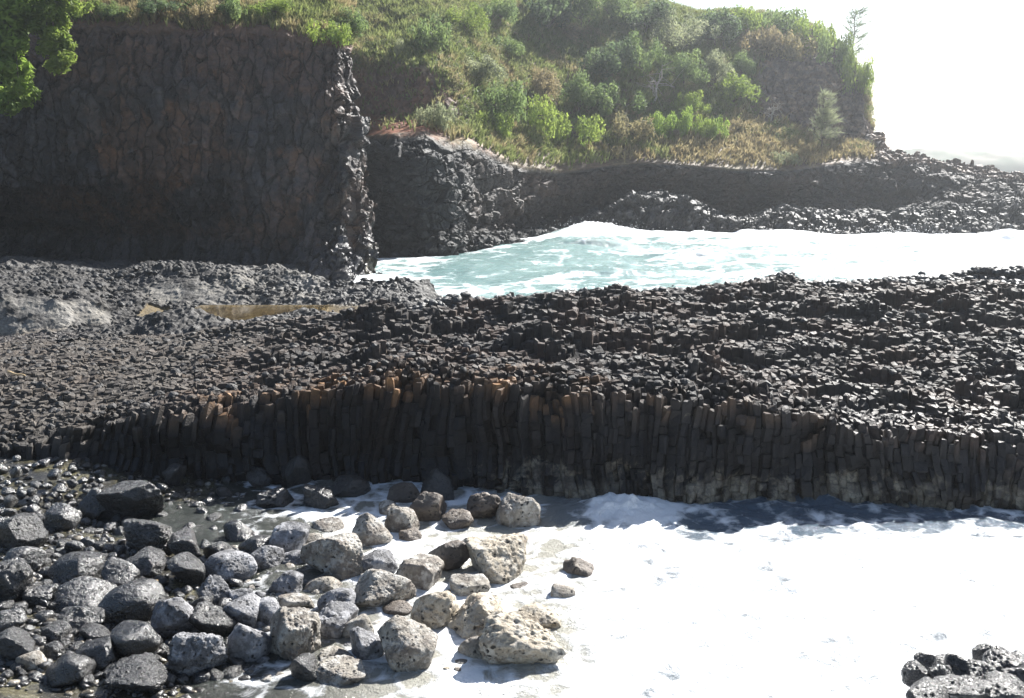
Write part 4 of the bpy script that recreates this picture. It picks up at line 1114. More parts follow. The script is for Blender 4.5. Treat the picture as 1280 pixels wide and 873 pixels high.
# cobbles between the boulders: each one an object, several shapes shared
def cobbles():
    rng = np.random.default_rng(77)
    shapes = []
    for k in range(10):
        st = ('smooth', 'round', 'angular', 'rough', 'smooth')[k % 5]
        P, Fc = rock_shape(3, rng, st)
        P = P / np.abs(P).max(0) * np.array([1, 0.85, 0.62])
        shapes.append((P, Fc))
    meshes = {}
    occ = [(b[0], b[1], b[2] * 0.5, b[3] * 0.5) for b in B]
    zones = [
        ('dark', 180, (0, 300, 600, 853), ('wet', 'rough'), 'dark wet cobble wedged between the black boulders at lower left', 'dark cobbles among the black boulders', (11, 27)),
        ('grey', 55, (300, 460, 690, 853), ('grey', 'mixed'), 'small grey-white cobble between the boulders in the middle of the shore', 'grey cobbles among the middle boulders', (9, 18)),
        ('cream', 18, (470, 660, 690, 845), ('cream', 'mixed'), 'small cream stone half sunk in foam among the cream boulders', 'cream stones among the surf boulders', (9, 18)),
        ('foot', 40, (0, 130, 560, 640), ('rough', 'wet'), 'angular dark block fallen at the left foot of the ledge', 'blocks fallen at the left foot of the ledge', (13, 26)),
    ]
    for zn, n, (x0, x1, y0, y1), mats, lb, grp, (s0, s1) in zones:
        got = tries = 0
        while got < n and tries < 6000:
            tries += 1
            cx, cy = rng.uniform(x0, x1), rng.uniform(y0, y1)
            if zn == 'dark' and cy < 612 + 0.25 * cx and cx > 60 and cy < 690 and rng.random() < 0.85: continue
            w = rng.uniform(s0, s1) * (0.75 + 0.5 * (cy - 560) / 290)
            if any(((cx - a) / (c_ * 0.82 + 0.26 * w)) ** 2 + ((cy - b_) / (d_ * 0.82 + 0.18 * w)) ** 2 < 1 for a, b_, c_, d_ in occ): continue
            occ.append((cx, cy, w * 0.42, w * 0.34))
            c = at_z(cx, cy, 0.1)
            zg = max(float(beach_z(np.array([c[0]]), np.array([c[1]]))[0]), -0.1)
            c = at_z(cx, cy, zg + 0.05)
            dep = c[1] * CP + (10 - c[2]) * SP
            s = w * dep / F_PX / 2
            k = rng.integers(5 if zn != 'foot' else 10)
            if zn == 'foot': k = 2 + 5 * int(rng.random() < .5)
            mt = mats[int(rng.random() < 0.45)]
            key = (int(k), mt)
            if key not in meshes:
                me = mesh_np('cobble', shapes[k][0], shapes[k][1].ravel(), 3, True); me.materials.append(M[mt]); meshes[key] = me
            o = bpy.data.objects.new('cobble', meshes[key]); COL.objects.link(o)
            o.location = (c[0], c[1], zg + s * 0.25)
            o.scale = (s, s, s * rng.uniform(0.9, 1.25)); o.rotation_euler = (rng.normal(0, .2), rng.normal(0, .25), rng.uniform(0, 6.28))
            tag(o, lb, 'cobble', grp)
            got += 1
cobbles()

def merged_stones(name, pos, size, mat, colf, seed, sub=2, styles=('angular', 'rough', 'round'), flat=0.7, smooth_shade=False, wetv=0.3):
    rng = np.random.default_rng(seed)
    T = [rock_shape(sub, rng, styles[k % len(styles)]) for k in range(12)]
    Vs, Ls, Cs, n0 = [], [], [], 0
    for i in range(len(pos)):
        P, Fc = T[rng.integers(12)]
        P = P * np.array([1, rng.uniform(.7, 1), rng.uniform(flat * 0.8, flat * 1.2)]) * size[i]
        P = rot_z(rot_y(P, rng.normal(0, .3)), rng.uniform(0, 6.28)) + pos[i]
        Vs.append(P); Ls.append(Fc.ravel() + n0); n0 += len(P)
        Cs.append(np.repeat(np.array(colf(i, pos[i], rng))[None], len(P), 0))
    V = np.concatenate(Vs)
    me = mesh_np(name, V, np.concatenate(Ls), 3, smooth_shade, {'col': np.concatenate(Cs), 'wet': np.full(len(V), wetv)})
    o = link(name, me, M[mat]); o['kind'] = 'stuff'
    return o

def pebbles():
    rng = np.random.default_rng(9)
    pos, sz = [], []
    while len(pos) < 5200:
        px, py = rng.uniform(-330, 520), rng.uniform(575, 880)
        if px > 300 and rng.random() < 0.6: continue
        c = at_z(px, py, 0.1); z = float(beach_z(np.array([c[0]]), np.array([c[1]]))[0])
        if z < -0.12: continue
        s = 0.035 + 0.1 * rng.random() ** 2.2
        pos.append((c[0], c[1], z + s * 0.1)); sz.append(s)
    def cf(i, p, r):
        v = r.uniform(0.025, 0.075); t_ = r.random()
        return (v * 1.05, v, v * 0.95) if t_ < 0.8 else (0.11, 0.095, 0.07) if t_ < .93 else (0.22, 0.2, 0.17)
    merged_stones('pebbles', np.array(pos), sz, 'pebble', cf, 10, 2, ('smooth', 'round', 'angular'), 0.6, True, 0.9)['label'] = 'wet dark pebbles filling the gaps between the boulders'
pebbles()

def ledge_rubble():
    rng = np.random.default_rng(12)
    x = rng.uniform(-34, 35, 6000); y = rng.uniform(29.5, 58.6, 6000)
    d = fbm(np.stack([x, y, 0 * x], -1), 3.0, 3, 310)
    ok = (np.abs(x) < 0.56 * y + 2) & (y > edge_y(x) + 0.5) & (y < back_y(x) - 0.2) & (d > -0.35 + 0.5 * rng.random(6000))
    x, y = x[ok], y[ok]
    z = ledge_top(x, y)
    pos = np.stack([x, y, z + 0.02], -1)
    s = 0.06 + 0.14 * rng.random(len(x)) ** 2.4
    def cf(i, p, r):
        v = r.uniform(0.032, 0.065)
        if p[0] < -8: v *= 1.15
        return (v * 1.06, v, v * 0.95)
    merged_stones('rubble', pos, s, 'basalt', cf, 13, 2)['label'] = 'broken basalt rubble scattered over the ledge'
    # wet rounded stones along the seaward rim and on the platform
    px = rng.uniform(-20, 1350, 3000)
    yy = back_y((px - 640) / F_PX * 60) - np.abs(rng.normal(0, 1.5, 3000))
    xx = (px - 640) / F_PX * yy * 1.01
    k = xx > -5.5
    xx, yy = xx[k], yy[k]
    pos = np.stack([xx, yy, ledge_top(xx, yy) + 0.05], -1)
    s = 0.10 + 0.17 * rng.random(len(xx))
    merged_stones('rim_stones', pos, s, 'basalt', lambda i, p, r: [r.uniform(.05, .085)] * 3, 14, 2, ('rough', 'angular', 'round'), .75, True, 0.9)['label'] = 'wet dark stones along the seaward rim of the ledge'
    x = rng.uniform(-38, -4, 1800); y = rng.uniform(52, 72, 1800)
    z = plat_z(x, y)
    gx = np.abs(plat_z(x, y + 0.2) - z) / 0.2
    ok = (np.abs(x) < 0.56 * y + 2) & (z > 1.25) & (gx < 0.3)
    pos = np.stack([x[ok], y[ok], z[ok] + 0.03], -1)
    s = 0.07 + 0.16 * rng.random(len(pos)) ** 2.5
    merged_stones('platform_rubble', pos, s, 'basalt', lambda i, p, r: [r.uniform(.035, .07)] * 3, 15, 2, ('rough', 'angular'), .75, False, 0.4)['label'] = 'broken dark stones on the platform around the tide pool'
ledge_rubble()

def stick(name, px0, py0, px1, py1, z, r, label):
    a, b = at_z(px0, py0, z), at_z(px1, py1, z + 0.04)
    n, m = 14, 8
    V, L = [], []
    d = (b - a) / np.linalg.norm(b - a); u = np.cross(d, [0, 0, 1]); u /= np.linalg.norm(u); w = np.cross(u, d)
    for i in range(n):
        t_ = i / (n - 1)
        c = a + (b - a) * t_ + u * 0.03 * math.sin(t_ * 5) + w * 0.015 * math.sin(t_ * 9)
        rr = r * (1 - 0.35 * t_)
        for k in range(m):
            an = 2 * math.pi * k / m
            V.append(c + rr * (math.cos(an) * u + math.sin(an) * w))
    for i in range(n - 1):
        for k in range(m):
            L += [i * m + k, i * m + (k + 1) % m, (i + 1) * m + (k + 1) % m, (i + 1) * m + k]
    S = [4] * ((n - 1) * m) + [m, m]
    L += list(range(m))[::-1] + [(n - 1) * m + k for k in range(m)]
    V = np.array(V); base = V.min(0).copy(); base[:2] = V[:, :2].mean(0)
    o = link(name, mesh_np(name, V - base, L, S, True), M['driftwood']); o.location = base
    return tag(o, label, 'driftwood')
stick('driftwood_stick', 167, 729, 197, 727, 0.55, 0.028, 'thin tan driftwood stick lying between the black boulders')
stick('driftwood_stick', 10, 465, 30, 470, 1.95, 0.05, 'short bleached stick lying on the left end of the ledge')

# ================================================================== VEGETATION
def grass(name, P, N, mask, n, seed, hgt, label, straw, blades=7, wid=0.05):
    rng = np.random.default_rng(seed)
    a = np.linalg.norm(np.cross(np.gradient(P, axis=0), np.gradient(P, axis=1)), axis=-1)
    px, py, dep = project(P)
    vis = (px > -40) & (px < 1320) & (py > -60)
    w = (a * mask * vis).ravel(); w = w / w.sum()
    idx = rng.choice(len(w), n, p=w)
    base = P.reshape(-1, 3)[idx] + rng.uniform(-0.12, 0.12, (n, 3)); nor = N.reshape(-1, 3)[idx]
    cl = fbm(base, 5.0, 4, seed + 1); c2 = fbm(base, 1.6, 3, seed + 2)
    st = np.clip(smooth(-0.15, 0.35, cl + 0.5 * c2 + straw(base)) + rng.normal(0, 0.12, n), 0, 1)
    green = mixc(np.full((n, 3), 1.0) * [0.14, 0.175, 0.05], np.array([0.23, 0.265, 0.095]), rng.random(n))
    dry = mixc(np.full((n, 3), 1.0) * [0.24, 0.19, 0.095], np.array([0.36, 0.30, 0.17]), rng.random(n))
    col = mixc(green, dry, st)
    h = hgt * rng.uniform(0.5, 1.3, n) * (1 + 0.5 * np.clip(c2, -1, 1))
    m = blades
    B_ = np.repeat(base, m, 0); C = np.repeat(col, m, 0) * rng.uniform(0.75, 1.25, (n * m, 1)); H_ = np.repeat(h, m) * rng.uniform(0.6, 1.1, n * m)
    out = rng.normal(0, 1, (n * m, 3)) * [0.55, 0.55, 0.1]
    up = np.array([0, 0, 1.0]) * 0.85 + np.repeat(nor, m, 0) * 0.45
    tip = B_ + (up + out * 0.8) * H_[:, None]
    mid = B_ + (up * 0.62 + out * 0.28) * H_[:, None]
    ang = rng.uniform(0, 6.28, n * m)
    side = np.stack([np.cos(ang), np.sin(ang), 0 * ang], -1) * (wid * rng.uniform(0.7, 1.4, n * m))[:, None]
    V = np.stack([B_ - side, B_ + side, mid + side * 0.8, mid - side * 0.8, tip], 1).reshape(-1, 3)
    k = np.arange(n * m)[:, None] * 5
    L = np.concatenate([k + [0, 1, 2, 3], k + [3, 2, 4]], 1).ravel()
    S = np.tile([4, 3], n * m)
    me = mesh_np(name, V, L, S, False, {'col': np.repeat(C, 5, 0)})
    o = link(name, me, M['grass']); o['kind'] = 'stuff'; o['label'] = label
def straw_back(b):
    px = project(b)[0]
    return 0.55 * smooth(800, 900, px) * smooth(16, 13, b[:, 2]) + 0.15 * smooth(880, 960, px) - 0.10 + 0.15 * smooth(14, 9, b[:, 2]) - 0.2 * smooth(20, 28, b[:, 2])
grass('grass', BP, BN, BGRASS, 42000, 500, 0.75, 'mixed green and straw grass on the headland slope', straw_back, 7, 0.055)
grass('grass', LP, LN, LGRASS, 26000, 520, 0.6, 'dry and green grass on top of the dark sea cliff', lambda b: 0.12 - 0.05 * smooth(20, 26, b[:, 2]), 7, 0.04)

def near_point(P, px, py, ymax=999):
    a, b, d = project(P)
    q = (a - px) ** 2 + (b - py) ** 2 + (d > ymax) * 1e6
    # visible surface first: of the candidates close to the pixel take the nearest in depth
    m = q < max(q.min() * 1.5, 9.0)
    dd = np.where(m, d, 1e9); i = np.unravel_index(np.argmin(dd), dd.shape)
    return P[i]

def tube(a, b, r0, r1, m=6, n=4, wob=0.0, rng=None):
    a, b = np.array(a, float), np.array(b, float)
    d = b - a; d /= max(np.linalg.norm(d), 1e-6)
    u = np.cross(d, [0.3, 0.1, 1.0]); u /= np.linalg.norm(u); w = np.cross(d, u)
    V = []
    for i in range(n):
        t_ = i / (n - 1); c = a + (b - a) * t_
        if rng is not None and 0 < i < n - 1: c = c + rng.normal(0, wob, 3)
        r = r0 + (r1 - r0) * t_
        for k in range(m):
            an = 2 * math.pi * k / m; V.append(c + r * (math.cos(an) * u + math.sin(an) * w))
    L = []
    for i in range(n - 1):
        for k in range(m):
            L.append([i * m + k, i * m + (k + 1) % m, (i + 1) * m + (k + 1) % m, (i + 1) * m + k])
    return np.array(V), np.array(L)
def join(parts):
    Vs, Ls, n0 = [], [], 0
    for V, L in parts:
        Vs.append(V); Ls.append(L + n0); n0 += len(V)
    return np.concatenate(Vs), np.concatenate(Ls)

def crown_mesh(name, rng, n_leaf, leaf, shape='round', clumps=16):
    """unit crown (radius 1, height 0..1.7) of many leaf-sized faces in uneven clumps."""
    cc, rr = [], []
    for k in range(clumps):
        if shape == 'round':
            p = rng.normal(0, 1, 3); p /= np.linalg.norm(p); p[2] = abs(p[2]) * 0.9 - 0.12
            c = p * rng.uniform(0.3, 1.15) * [1.1, 1.1, 0.9] + [0, 0, 0.45]; r = rng.uniform(0.14, 0.42)
        elif shape == 'upright':
            z = rng.uniform(0.25, 1.5); w = 0.55 * (1 - 0.45 * abs(z - 0.7))
            c = np.array([rng.normal(0, 0.5) * w, rng.normal(0, 0.5) * w, z]); r = rng.uniform(0.18, 0.34)
        elif shape == 'hanging':
            z = rng.uniform(-2.2, 0.6); w = 0.5 + 0.12 * z
            c = np.array([rng.normal(0, 0.55) * max(w, .2), rng.normal(0, 0.18), z]); r = rng.uniform(0.2, 0.36)
        else:
            c = np.array([rng.uniform(-1, 1), rng.uniform(-1, 1), rng.uniform(0.05, 0.5)]); r = rng.uniform(0.2, 0.4)
        cc.append(c); rr.append(r)
    cc, rr = np.array(cc), np.array(rr)
    k = rng.choice(clumps, n_leaf, p=rr ** 2 / (rr ** 2).sum())
    d = rng.normal(0, 1, (n_leaf, 3)); d /= np.linalg.norm(d, axis=1, keepdims=True)
    pos = cc[k] + d * (rr[k] * rng.uniform(0.35, 1.12, n_leaf) ** 0.6)[:, None]
    nrm = d + rng.normal(0, 0.7, (n_leaf, 3)) + [0, 0, 0.35]; nrm /= np.linalg.norm(nrm, axis=1, keepdims=True)
    t0 = np.cross(nrm, rng.normal(0, 1, (n_leaf, 3))); t0 /= np.linalg.norm(t0, axis=1, keepdims=True)
    t1 = np.cross(nrm, t0)
    s = (leaf * rng.uniform(0.6, 1.4, n_leaf))[:, None]
    V = np.stack([pos - t0 * s, pos + t1 * s * 0.42 + nrm * s * 0.12, pos + t0 * s, pos - t1 * s * 0.42 + nrm * s * 0.12], 1).reshape(-1, 3)
    sh = np.repeat(np.clip(rng.uniform(0, 1, clumps)[k] * 0.6 + rng.uniform(0, 0.5, n_leaf), 0, 1), 4)
    return mesh_np(name, V, np.arange(n_leaf * 4), 4, False, {'shade': sh}), cc

CR = {}
def crown(kind, var):
    if (kind, var) not in CR:
        rng = np.random.default_rng(hash((len(kind), kind[0], kind[-1], var)) % 1000 if False else sum(map(ord, kind)) * 7 + var)
        p = {'round': (2600, 0.075, 'round', 22), 'fine': (4200, 0.05, 'round', 26), 'upright': (2200, 0.07, 'upright', 20),
             'hanging': (3000, 0.07, 'hanging', 26), 'low': (2200, 0.07, 'low', 22), 'vine': (6500, 0.085, 'hanging', 34)}[kind]
        CR[(kind, var)] = crown_mesh('crown', rng, *p)
    return CR[(kind, var)]
TW = {}
def woody(cc, key, rng):
    if key not in TW:
        parts = [tube((0, 0, -0.25), (0.03, 0.02, 0.55), 0.05, 0.03, wob=0.02, rng=rng)]
        for c in cc[:9]:
            parts.append(tube((0.02, 0.01, rng.uniform(0.1, 0.5)), c, 0.022, 0.008, 5, 4, 0.03, rng))
        V, L = join(parts)
        TW[key] = mesh_np('trunk', V, L.ravel(), 4, True)
        TW[key].materials.append(M['bark'])
    return TW[key]
CM = {}
def shrub(name, base, rad, hgt, kind, mat, label, group, var, rz, cat='shrub'):
    rng = np.random.default_rng(var + 31)
    me, cc = crown(kind, var)
    root = bpy.data.objects.new(name, None); COL.objects.link(root); root.location = base
    root.rotation_euler = (0, 0, rz); tag(root, label, cat, group)
    key = (kind, var, mat)
    if key not in CM:
        m2 = me.copy(); m2.materials.clear(); m2.materials.append(M[mat]); CM[key] = m2
    c = bpy.data.objects.new('crown', CM[key]); COL.objects.link(c); c.parent = root
    zs = hgt / (2.6 if kind in ('hanging', 'vine') else 1.55 if kind != 'low' else 0.85)
    c.scale = (rad, rad, zs)
    t_ = bpy.data.objects.new('trunk', woody(cc, (kind, var), rng)); COL.objects.link(t_); t_.parent = root
    t_.scale = (rad, rad, zs)
    return root

def undergrowth(name, P, N, mask, n, seed, label, mats):
    rng = np.random.default_rng(seed)
    a = np.linalg.norm(np.cross(np.gradient(P, axis=0), np.gradient(P, axis=1)), axis=-1)
    px, py, dep = project(P)
    vis = (px > -40) & (px < 1320) & (py > -60)
    den = smooth(-0.15, 0.35, fbm(P, 6.0, 3, seed + 3) + 0.4 * fbm(P, 2.0, 3, seed + 4))
    w = (a * mask * vis * den).ravel(); w = w / w.sum()
    idx = rng.choice(len(w), n, p=w)
    m = 42
    c = P.reshape(-1, 3)[idx]
    r = rng.uniform(0.25, 1.05, n)
    d = rng.normal(0, 1, (n, m, 3)); d /= np.linalg.norm(d, axis=-1, keepdims=True); d[..., 2] = np.abs(d[..., 2])
    pos = c[:, None] + d * (r[:, None] * rng.uniform(0.4, 1.1, (n, m)))[..., None] * [1.2, 1.2, 1.0]
    pos = pos.reshape(-1, 3); nn = len(pos)
    nrm = d.reshape(-1, 3) + rng.normal(0, 0.7, (nn, 3)); nrm /= np.linalg.norm(nrm, axis=1, keepdims=True)
    t0 = np.cross(nrm, rng.normal(0, 1, (nn, 3))); t0 /= np.linalg.norm(t0, axis=1, keepdims=True); t1 = np.cross(nrm, t0)
    s = rng.uniform(0.08, 0.2, (nn, 1))
    V = np.stack([pos - t0 * s, pos + t1 * s * .45, pos + t0 * s, pos - t1 * s * .45], 1).reshape(-1, 3)
    k = fbm(c, 4.0, 3, seed + 5) + rng.normal(0, 0.2, n)
    g = np.array([[0.10, 0.145, 0.05], [0.18, 0.225, 0.085], [0.24, 0.225, 0.11], [0.29, 0.24, 0.14]])
    t_ = np.clip((k + 0.5) * 2.6, 0, 2.999); i0 = t_.astype(int); f = (t_ - i0)[:, None]
    col = g[i0] * (1 - f) + g[np.minimum(i0 + 1, 3)] * f
    col = np.repeat(col, m * 4, 0) * np.repeat(rng.uniform(0.7, 1.25, (nn, 1)), 4, 0)
    o = link(name, mesh_np(name, V, np.arange(nn * 4), 4, False, {'col': col}), M['grass']); o['kind'] = 'stuff'; o['label'] = label
undergrowth('undergrowth', BP, BN, BGRASS * smooth(5.3, 6.0, BV), 9000, 560, 'tangled low scrub covering the headland', None)
undergrowth('undergrowth', LP, LN, LGRASS, 900, 580, 'low scrub in the grass above the dark cliff', None)

# photo boxes: (x0, y0, x1, y1, kind, leaves, label); base is the bottom middle
HG = 'shrubs on the headland slope'
shr = [
 (656, -30, 716, 42, 'round', 'leaf_dark', 'dark green bushy tree at the top of the gully above the grass'),
 (706, -26, 752, 40, 'round', 'leaf_green', 'fresh green bush right of the dark tree above the gully'),
 (742, -16, 796, 34, 'fine', 'leaf_green', 'fine-leaved green bush at the upper edge of the thicket'),
 (780, -8, 838, 44, 'round', 'leaf_dark', 'dark domed bush where the skyline starts to fall'),
 (826, 10, 886, 66, 'fine', 'leaf_pale', 'pale olive feathery bush on the skyline right of the dark dome'),
 (866, 10, 924, 62, 'round', 'leaf_dark', 'dark green bush on the skyline beside the pale olive one'),
 (690, 30, 744, 92, 'hanging', 'leaf_olive', 'olive drapery of creeper hanging in the gully'),
 (738, 40, 792, 104, 'round', 'leaf_dark', 'dark bush in the middle of the thicket above the dead tree'),
 (780, 38, 830, 100, 'fine', 'leaf_green', 'green fine-leaved bush left above the dead white tree'),
 (832, 56, 880, 112, 'fine', 'leaf_green', 'green bush right above the dead white tree'),
 (876, 58, 916, 112, 'fine', 'leaf_pale', 'grey-green bush below the dark skyline bush'),
 (700, 90, 752, 142, 'fine', 'leaf_green', 'grey-shadowed green bush at the left foot of the thicket'),
 (746, 96, 800, 146, 'round', 'leaf_green', 'green bush at the foot of the thicket left of the dead tree'),
 (844, 108, 882, 146, 'fine', 'leaf_bright', 'light green bush at the foot of the thicket right of the dead tree'),
 (894, 84, 944, 132, 'round', 'leaf_bright', 'bright green bush below the bare brown headland rock'),
 (912, 66, 944, 100, 'fine', 'leaf_green', 'mid green bush on the left edge of the brown headland rock'),
 (808, 140, 842, 170, 'low', 'leaf_lime', 'lime green low bush, left of the bright row above the dry slope'),
 (838, 132, 866, 166, 'low', 'leaf_lime', 'lime green low bush, second in the bright row above the dry slope'),
 (862, 142, 890, 172, 'low', 'leaf_bright', 'yellow-green low bush, third in the bright row above the dry slope'),
 (884, 146, 910, 174, 'low', 'leaf_lime', 'lime green low bush, right end of the bright row above the dry slope'),
 (528, 128, 566, 160, 'low', 'leaf_pale', 'soft pale green bush beside the red soil patch'),
 (484, 52, 510, 108, 'hanging', 'leaf_pale', 'light green creeper hanging over the brown earth cliff'),
 (576, 62, 622, 104, 'round', 'leaf_pale', 'pale green bush above the grassy spur'),
 (620, 40, 652, 72, 'round', 'leaf_green', 'blue-green bush on the slope left of the gully'),
 (590, 100, 650, 146, 'low', 'leaf_green', 'green grassy mound bush on the middle spur'),
 (640, 118, 690, 164, 'low', 'leaf_bright', 'light green mound on the right flank of the middle spur'),
 (600, 138, 640, 168, 'low', 'leaf_bright', 'light green mound low on the middle spur'),
 (520, 20, 566, 62, 'low', 'leaf_green', 'dull green bush above the brown earth cliff'),
 (560, 4, 604, 44, 'fine', 'leaf_bright', 'bright green bush high on the slope above the creeper'),
 (604, -10, 648, 34, 'fine', 'leaf_green', 'green bush high on the slope left of the dark tree'),
 (660, 80, 704, 128, 'fine', 'leaf_dry', 'brown withered bush at the left side of the gully'),
 (900, 8, 950, 40, 'low', 'leaf_bright', 'light green bush on the crown of the headland skyline'),
 (944, 10, 1000, 46, 'low', 'leaf_green', 'mid green bush on the skyline past the crown of the headland'),
 (992, 22, 1040, 62, 'low', 'leaf_bright', 'light green bush on the falling skyline'),
 (1028, 40, 1062, 86, 'low', 'leaf_green', 'green bush on the skyline beside the feathery tree'),
 (1052, 66, 1084, 112, 'low', 'leaf_bright', 'light green bush at the outer lip of the headland'),
 (930, 30, 974, 68, 'low', 'leaf_dry', 'straw brown bush above the bare headland rock'),
 (978, 40, 1020, 72, 'low', 'leaf_olive', 'olive brown bush on the brow of the headland rock'),
 (690, 140, 740, 176, 'low', 'leaf_bright', 'light green tussock bush on the middle of the dry slope'),
 (760, 140, 806, 172, 'low', 'leaf_olive', 'olive tussock bush left of the lime green row'),
 (968, 188, 994, 204, 'low', 'leaf_pale', 'grey-green cushion plant low on the dry slope'),
]
for i, (x0, y0, x1, y1, kd, mt, lb) in enumerate(shr):
    px, py = (x0 + x1) / 2, y1 - 2
    p = near_point(BP, px, py)
    dep = p[1] * CP - (p[2] - 10) * SP
    w = (x1 - x0) / F_PX * dep * 0.5 * 1.08; h = (y1 - y0) / F_PX * dep * 1.05
    b = p.copy()
    if kd == 'hanging':
        p = near_point(BP, px, (y0 * 3 + y1) / 4); b = p + np.array([0, -0.6, 0]); 
    shrub('shrub' if h < 5.2 else 'bush', b, w, h, kd, mt, lb, HG, i % 4, i * 1.7)

LG = 'shrubs on top of the dark cliff'
shl = [
 (88, -4, 130, 28, 'round', 'leaf_bright', 'bright yellow-green shrub on the cliff top right of the hanging bush'),
 (126, 0, 160, 26, 'fine', 'leaf_green', 'green shrub on the cliff top, second right of the hanging bush'),
 (178, -8, 226, 22, 'round', 'leaf_dark', 'dark green shrub on the cliff brow left of the straw tuft'),
 (240, 0, 278, 30, 'low', 'leaf_dry', 'straw coloured tuft on the cliff brow'),
 (282, -6, 322, 28, 'round', 'leaf_green', 'green shrub on the cliff brow right of the straw tuft'),
 (322, -8, 370, 22, 'fine', 'leaf_bright', 'light green shrub at the top edge above the middle of the cliff'),
 (396, 24, 436, 52, 'low', 'leaf_bright', 'light green low shrub near the corner of the cliff'),
 (430, 8, 484, 48, 'fine', 'leaf_green', 'green shrub over the corner of the cliff'),
]
for i, (x0, y0, x1, y1, kd, mt, lb) in enumerate(shl):
    p = near_point(LP, (x0 + x1) / 2, y1 - 2)
    dep = p[1] * CP - (p[2] - 10) * SP
    shrub('shrub', p, (x1 - x0) / F_PX * dep * .54, (y1 - y0) / F_PX * dep * 1.05, kd, mt, lb, LG, i % 4, i * 2.1)

# bright bush hanging down over the cliff at the upper left
hp = at_y(14, 8, 79.5)
shrub('hanging_bush', hp + np.array([-0.4, 0, 0]), 3.6, 8.6, 'vine', 'leaf_lime', 'bright green leafy bush hanging over the dark cliff at the upper left', None, 0, 0.0, 'bush')
hp = at_y(62, 8, 80.0)
shrub('hanging_bush', hp, 2.6, 5.4, 'vine', 'leaf_bright', 'lower yellow-green spray beside the big bright hanging bush', None, 1, 0.4, 'bush')

# feathery tree on the skyline of the headland
def feathery_tree(name, base, H, lean, label, mat, dens, seed, spread=0.32):
    rng = np.random.default_rng(seed)
    root = bpy.data.objects.new(name, None); COL.objects.link(root); root.location = base
    tag(root, label, 'tree')
    top = np.array([lean * H, 0, H])
    parts = [tube((0, 0, -0.6), top * 0.5 + [0.1, 0, 0], 0.14 * H / 8, 0.08 * H / 8, 7, 5, 0.05, rng), tube(top * 0.5 + [0.1, 0, 0], top, 0.08 * H / 8, 0.025, 7, 5, 0.06, rng)]
    V, L = [], []
    for k in range(dens):
        t_ = rng.uniform(0.16, 0.98); a = rng.uniform(0, 6.28)
        ln = H * spread * (1.05 - 0.65 * t_) * rng.uniform(0.5, 1.2)
        p0 = top * t_
        p1 = p0 + np.array([math.cos(a) * ln + 0.25 * ln, math.sin(a) * ln, ln * rng.uniform(0.1, 0.75)])
        parts.append(tube(p0, p1, 0.035, 0.012, 5, 4, 0.05, rng))
        for j in range(26):
            s_ = rng.uniform(0.25, 1.05); q = p0 + (p1 - p0) * s_ + rng.normal(0, 0.10, 3)
            d = (p1 - p0) / ln * rng.uniform(0.2, 0.6) + rng.normal(0, 0.28, 3) + [0.1, 0, 0.1]
            w = np.cross(d, rng.normal(0, 1, 3)); w = w / max(np.linalg.norm(w), 1e-6) * 0.03
            V += [q - w, q + w, q + d * 1.1]
    tv, tl = join(parts)
    link('trunk', mesh_np('trunk', tv, tl.ravel(), 4, True), M['bark'], root)
    V = np.array(V)
    link('crown', mesh_np('crown', V, np.arange(len(V)), 3, False, {'shade': rng.random(len(V))}), M[mat], root)
p = near_point(BP, 1064, 84)
feathery_tree('feathery_tree', p + np.array([0, 0.5, -0.3]), 9.6, 0.03, 'thin feathery tree standing against the white sky on the headland', 'leaf_dark', 60, 5)
p = near_point(BP, 1028, 186)
feathery_tree('slender_tree', p, 8.0, -0.02, 'slender grey-green tree below the bare headland rock', 'leaf_pale', 120, 6, 0.26)

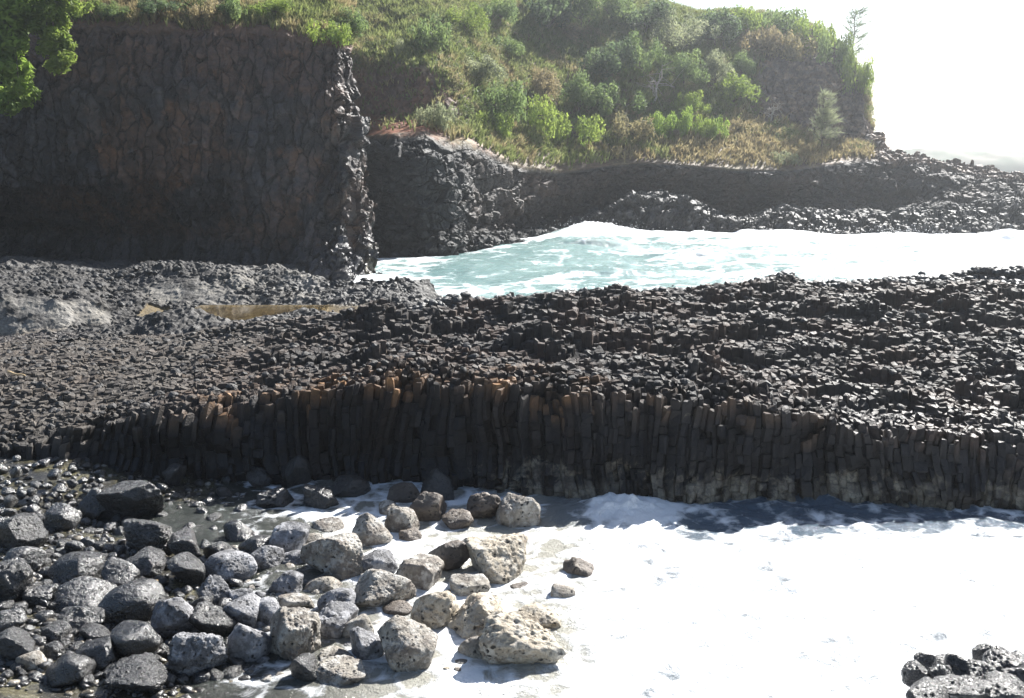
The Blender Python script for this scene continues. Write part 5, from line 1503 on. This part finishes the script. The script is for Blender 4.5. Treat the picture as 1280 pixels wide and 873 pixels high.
# dead branching trees
def dead_tree(name, base, H, label, seed, n=9):
    rng = np.random.default_rng(seed)
    root = bpy.data.objects.new(name, None); COL.objects.link(root); root.location = base
    tag(root, label, 'dead tree')
    V, L = tube((0, 0, -0.5), (0.15 * H, -0.3, 0.62 * H), 0.16, 0.09, 7, 6, 0.08, rng)
    link('trunk', mesh_np('trunk', V, L.ravel(), 4, True), M['dead_wood'], root)
    for k in range(n):
        t_ = rng.uniform(0.15, 1.0); p0 = np.array([0.15 * H * t_, -0.3 * t_, 0.62 * H * t_])
        a = rng.uniform(-1, 1); ln = H * rng.uniform(0.25, 0.5)
        p1 = p0 + np.array([math.sin(a * 1.3) * ln * 0.8, -0.2 * ln, ln * math.cos(a) * rng.uniform(-.3, 1)])
        parts = [tube(p0, p1, 0.07, 0.03, 6, 5, 0.1, rng)]
        for j in range(3):
            s_ = rng.uniform(.4, 1); q = p0 + (p1 - p0) * s_
            parts.append(tube(q, q + rng.normal(0, 0.16 * H, 3) + [0, -.2, 0.08 * H], 0.035, 0.012, 5, 4, 0.06, rng))
        V, L = join(parts)
        link('branch', mesh_np('branch', V, L.ravel(), 4, True), M['dead_wood'], root)
p = near_point(BP, 822, 124); dead_tree('dead_tree', p + np.array([-0.8, -1.2, 0]), 6.8, 'bleached dead tree with forked bare branches in the thicket', 3)
p = near_point(BP, 962, 150); dead_tree('dead_tree', p + np.array([0, -0.6, 0]), 3.4, 'small bare grey dead bush at the foot of the brown headland rock', 8, 11)

# spray thrown up where the swell meets the rocks
def spray():
    rng = np.random.default_rng(41)
    V, L = [], []
    T = np.array([[1, 0, -.5], [-.6, .8, -.5], [-.6, -.8, -.5], [0, 0, 1]])
    Ft = np.array([[0, 1, 3], [1, 2, 3], [2, 0, 3], [0, 2, 1]])
    src = [(742, 297, 120, 3.0, 2600, 1.5), (700, 306, 117, 1.8, 250, 0.9), (800, 300, 119.5, 1.6, 260, 1.2), (860, 303, 118.5, 2.0, 450, 1.0), (1010, 300, 120, 2.8, 500, 1.3), (1130, 297, 121.5, 2.8, 500, 1.3), (660, 318, 104, 2.0, 140, .5)]
    for px, py, Y, sx, n, hh in src:
        c = at_y(px, py, Y)
        for k in range(n):
            h = abs(rng.normal(0, 0.5)) * hh
            q = c + np.array([rng.normal(0, sx), rng.normal(0, 0.8), h])
            n0 = len(V); s = 0.015 + 0.05 * rng.random() ** 2
            V += list(q + T * s); L += (Ft + n0).tolist()
    t = NT('spray_drops'); t.fin((0.9, 0.92, 0.94), 0.5)
    o = link('spray', mesh_np('spray', np.array(V), np.array(L).ravel(), 3, True), t.m); o['kind'] = 'stuff'; o['label'] = 'white spray where the swell hits the rocks'
spray()
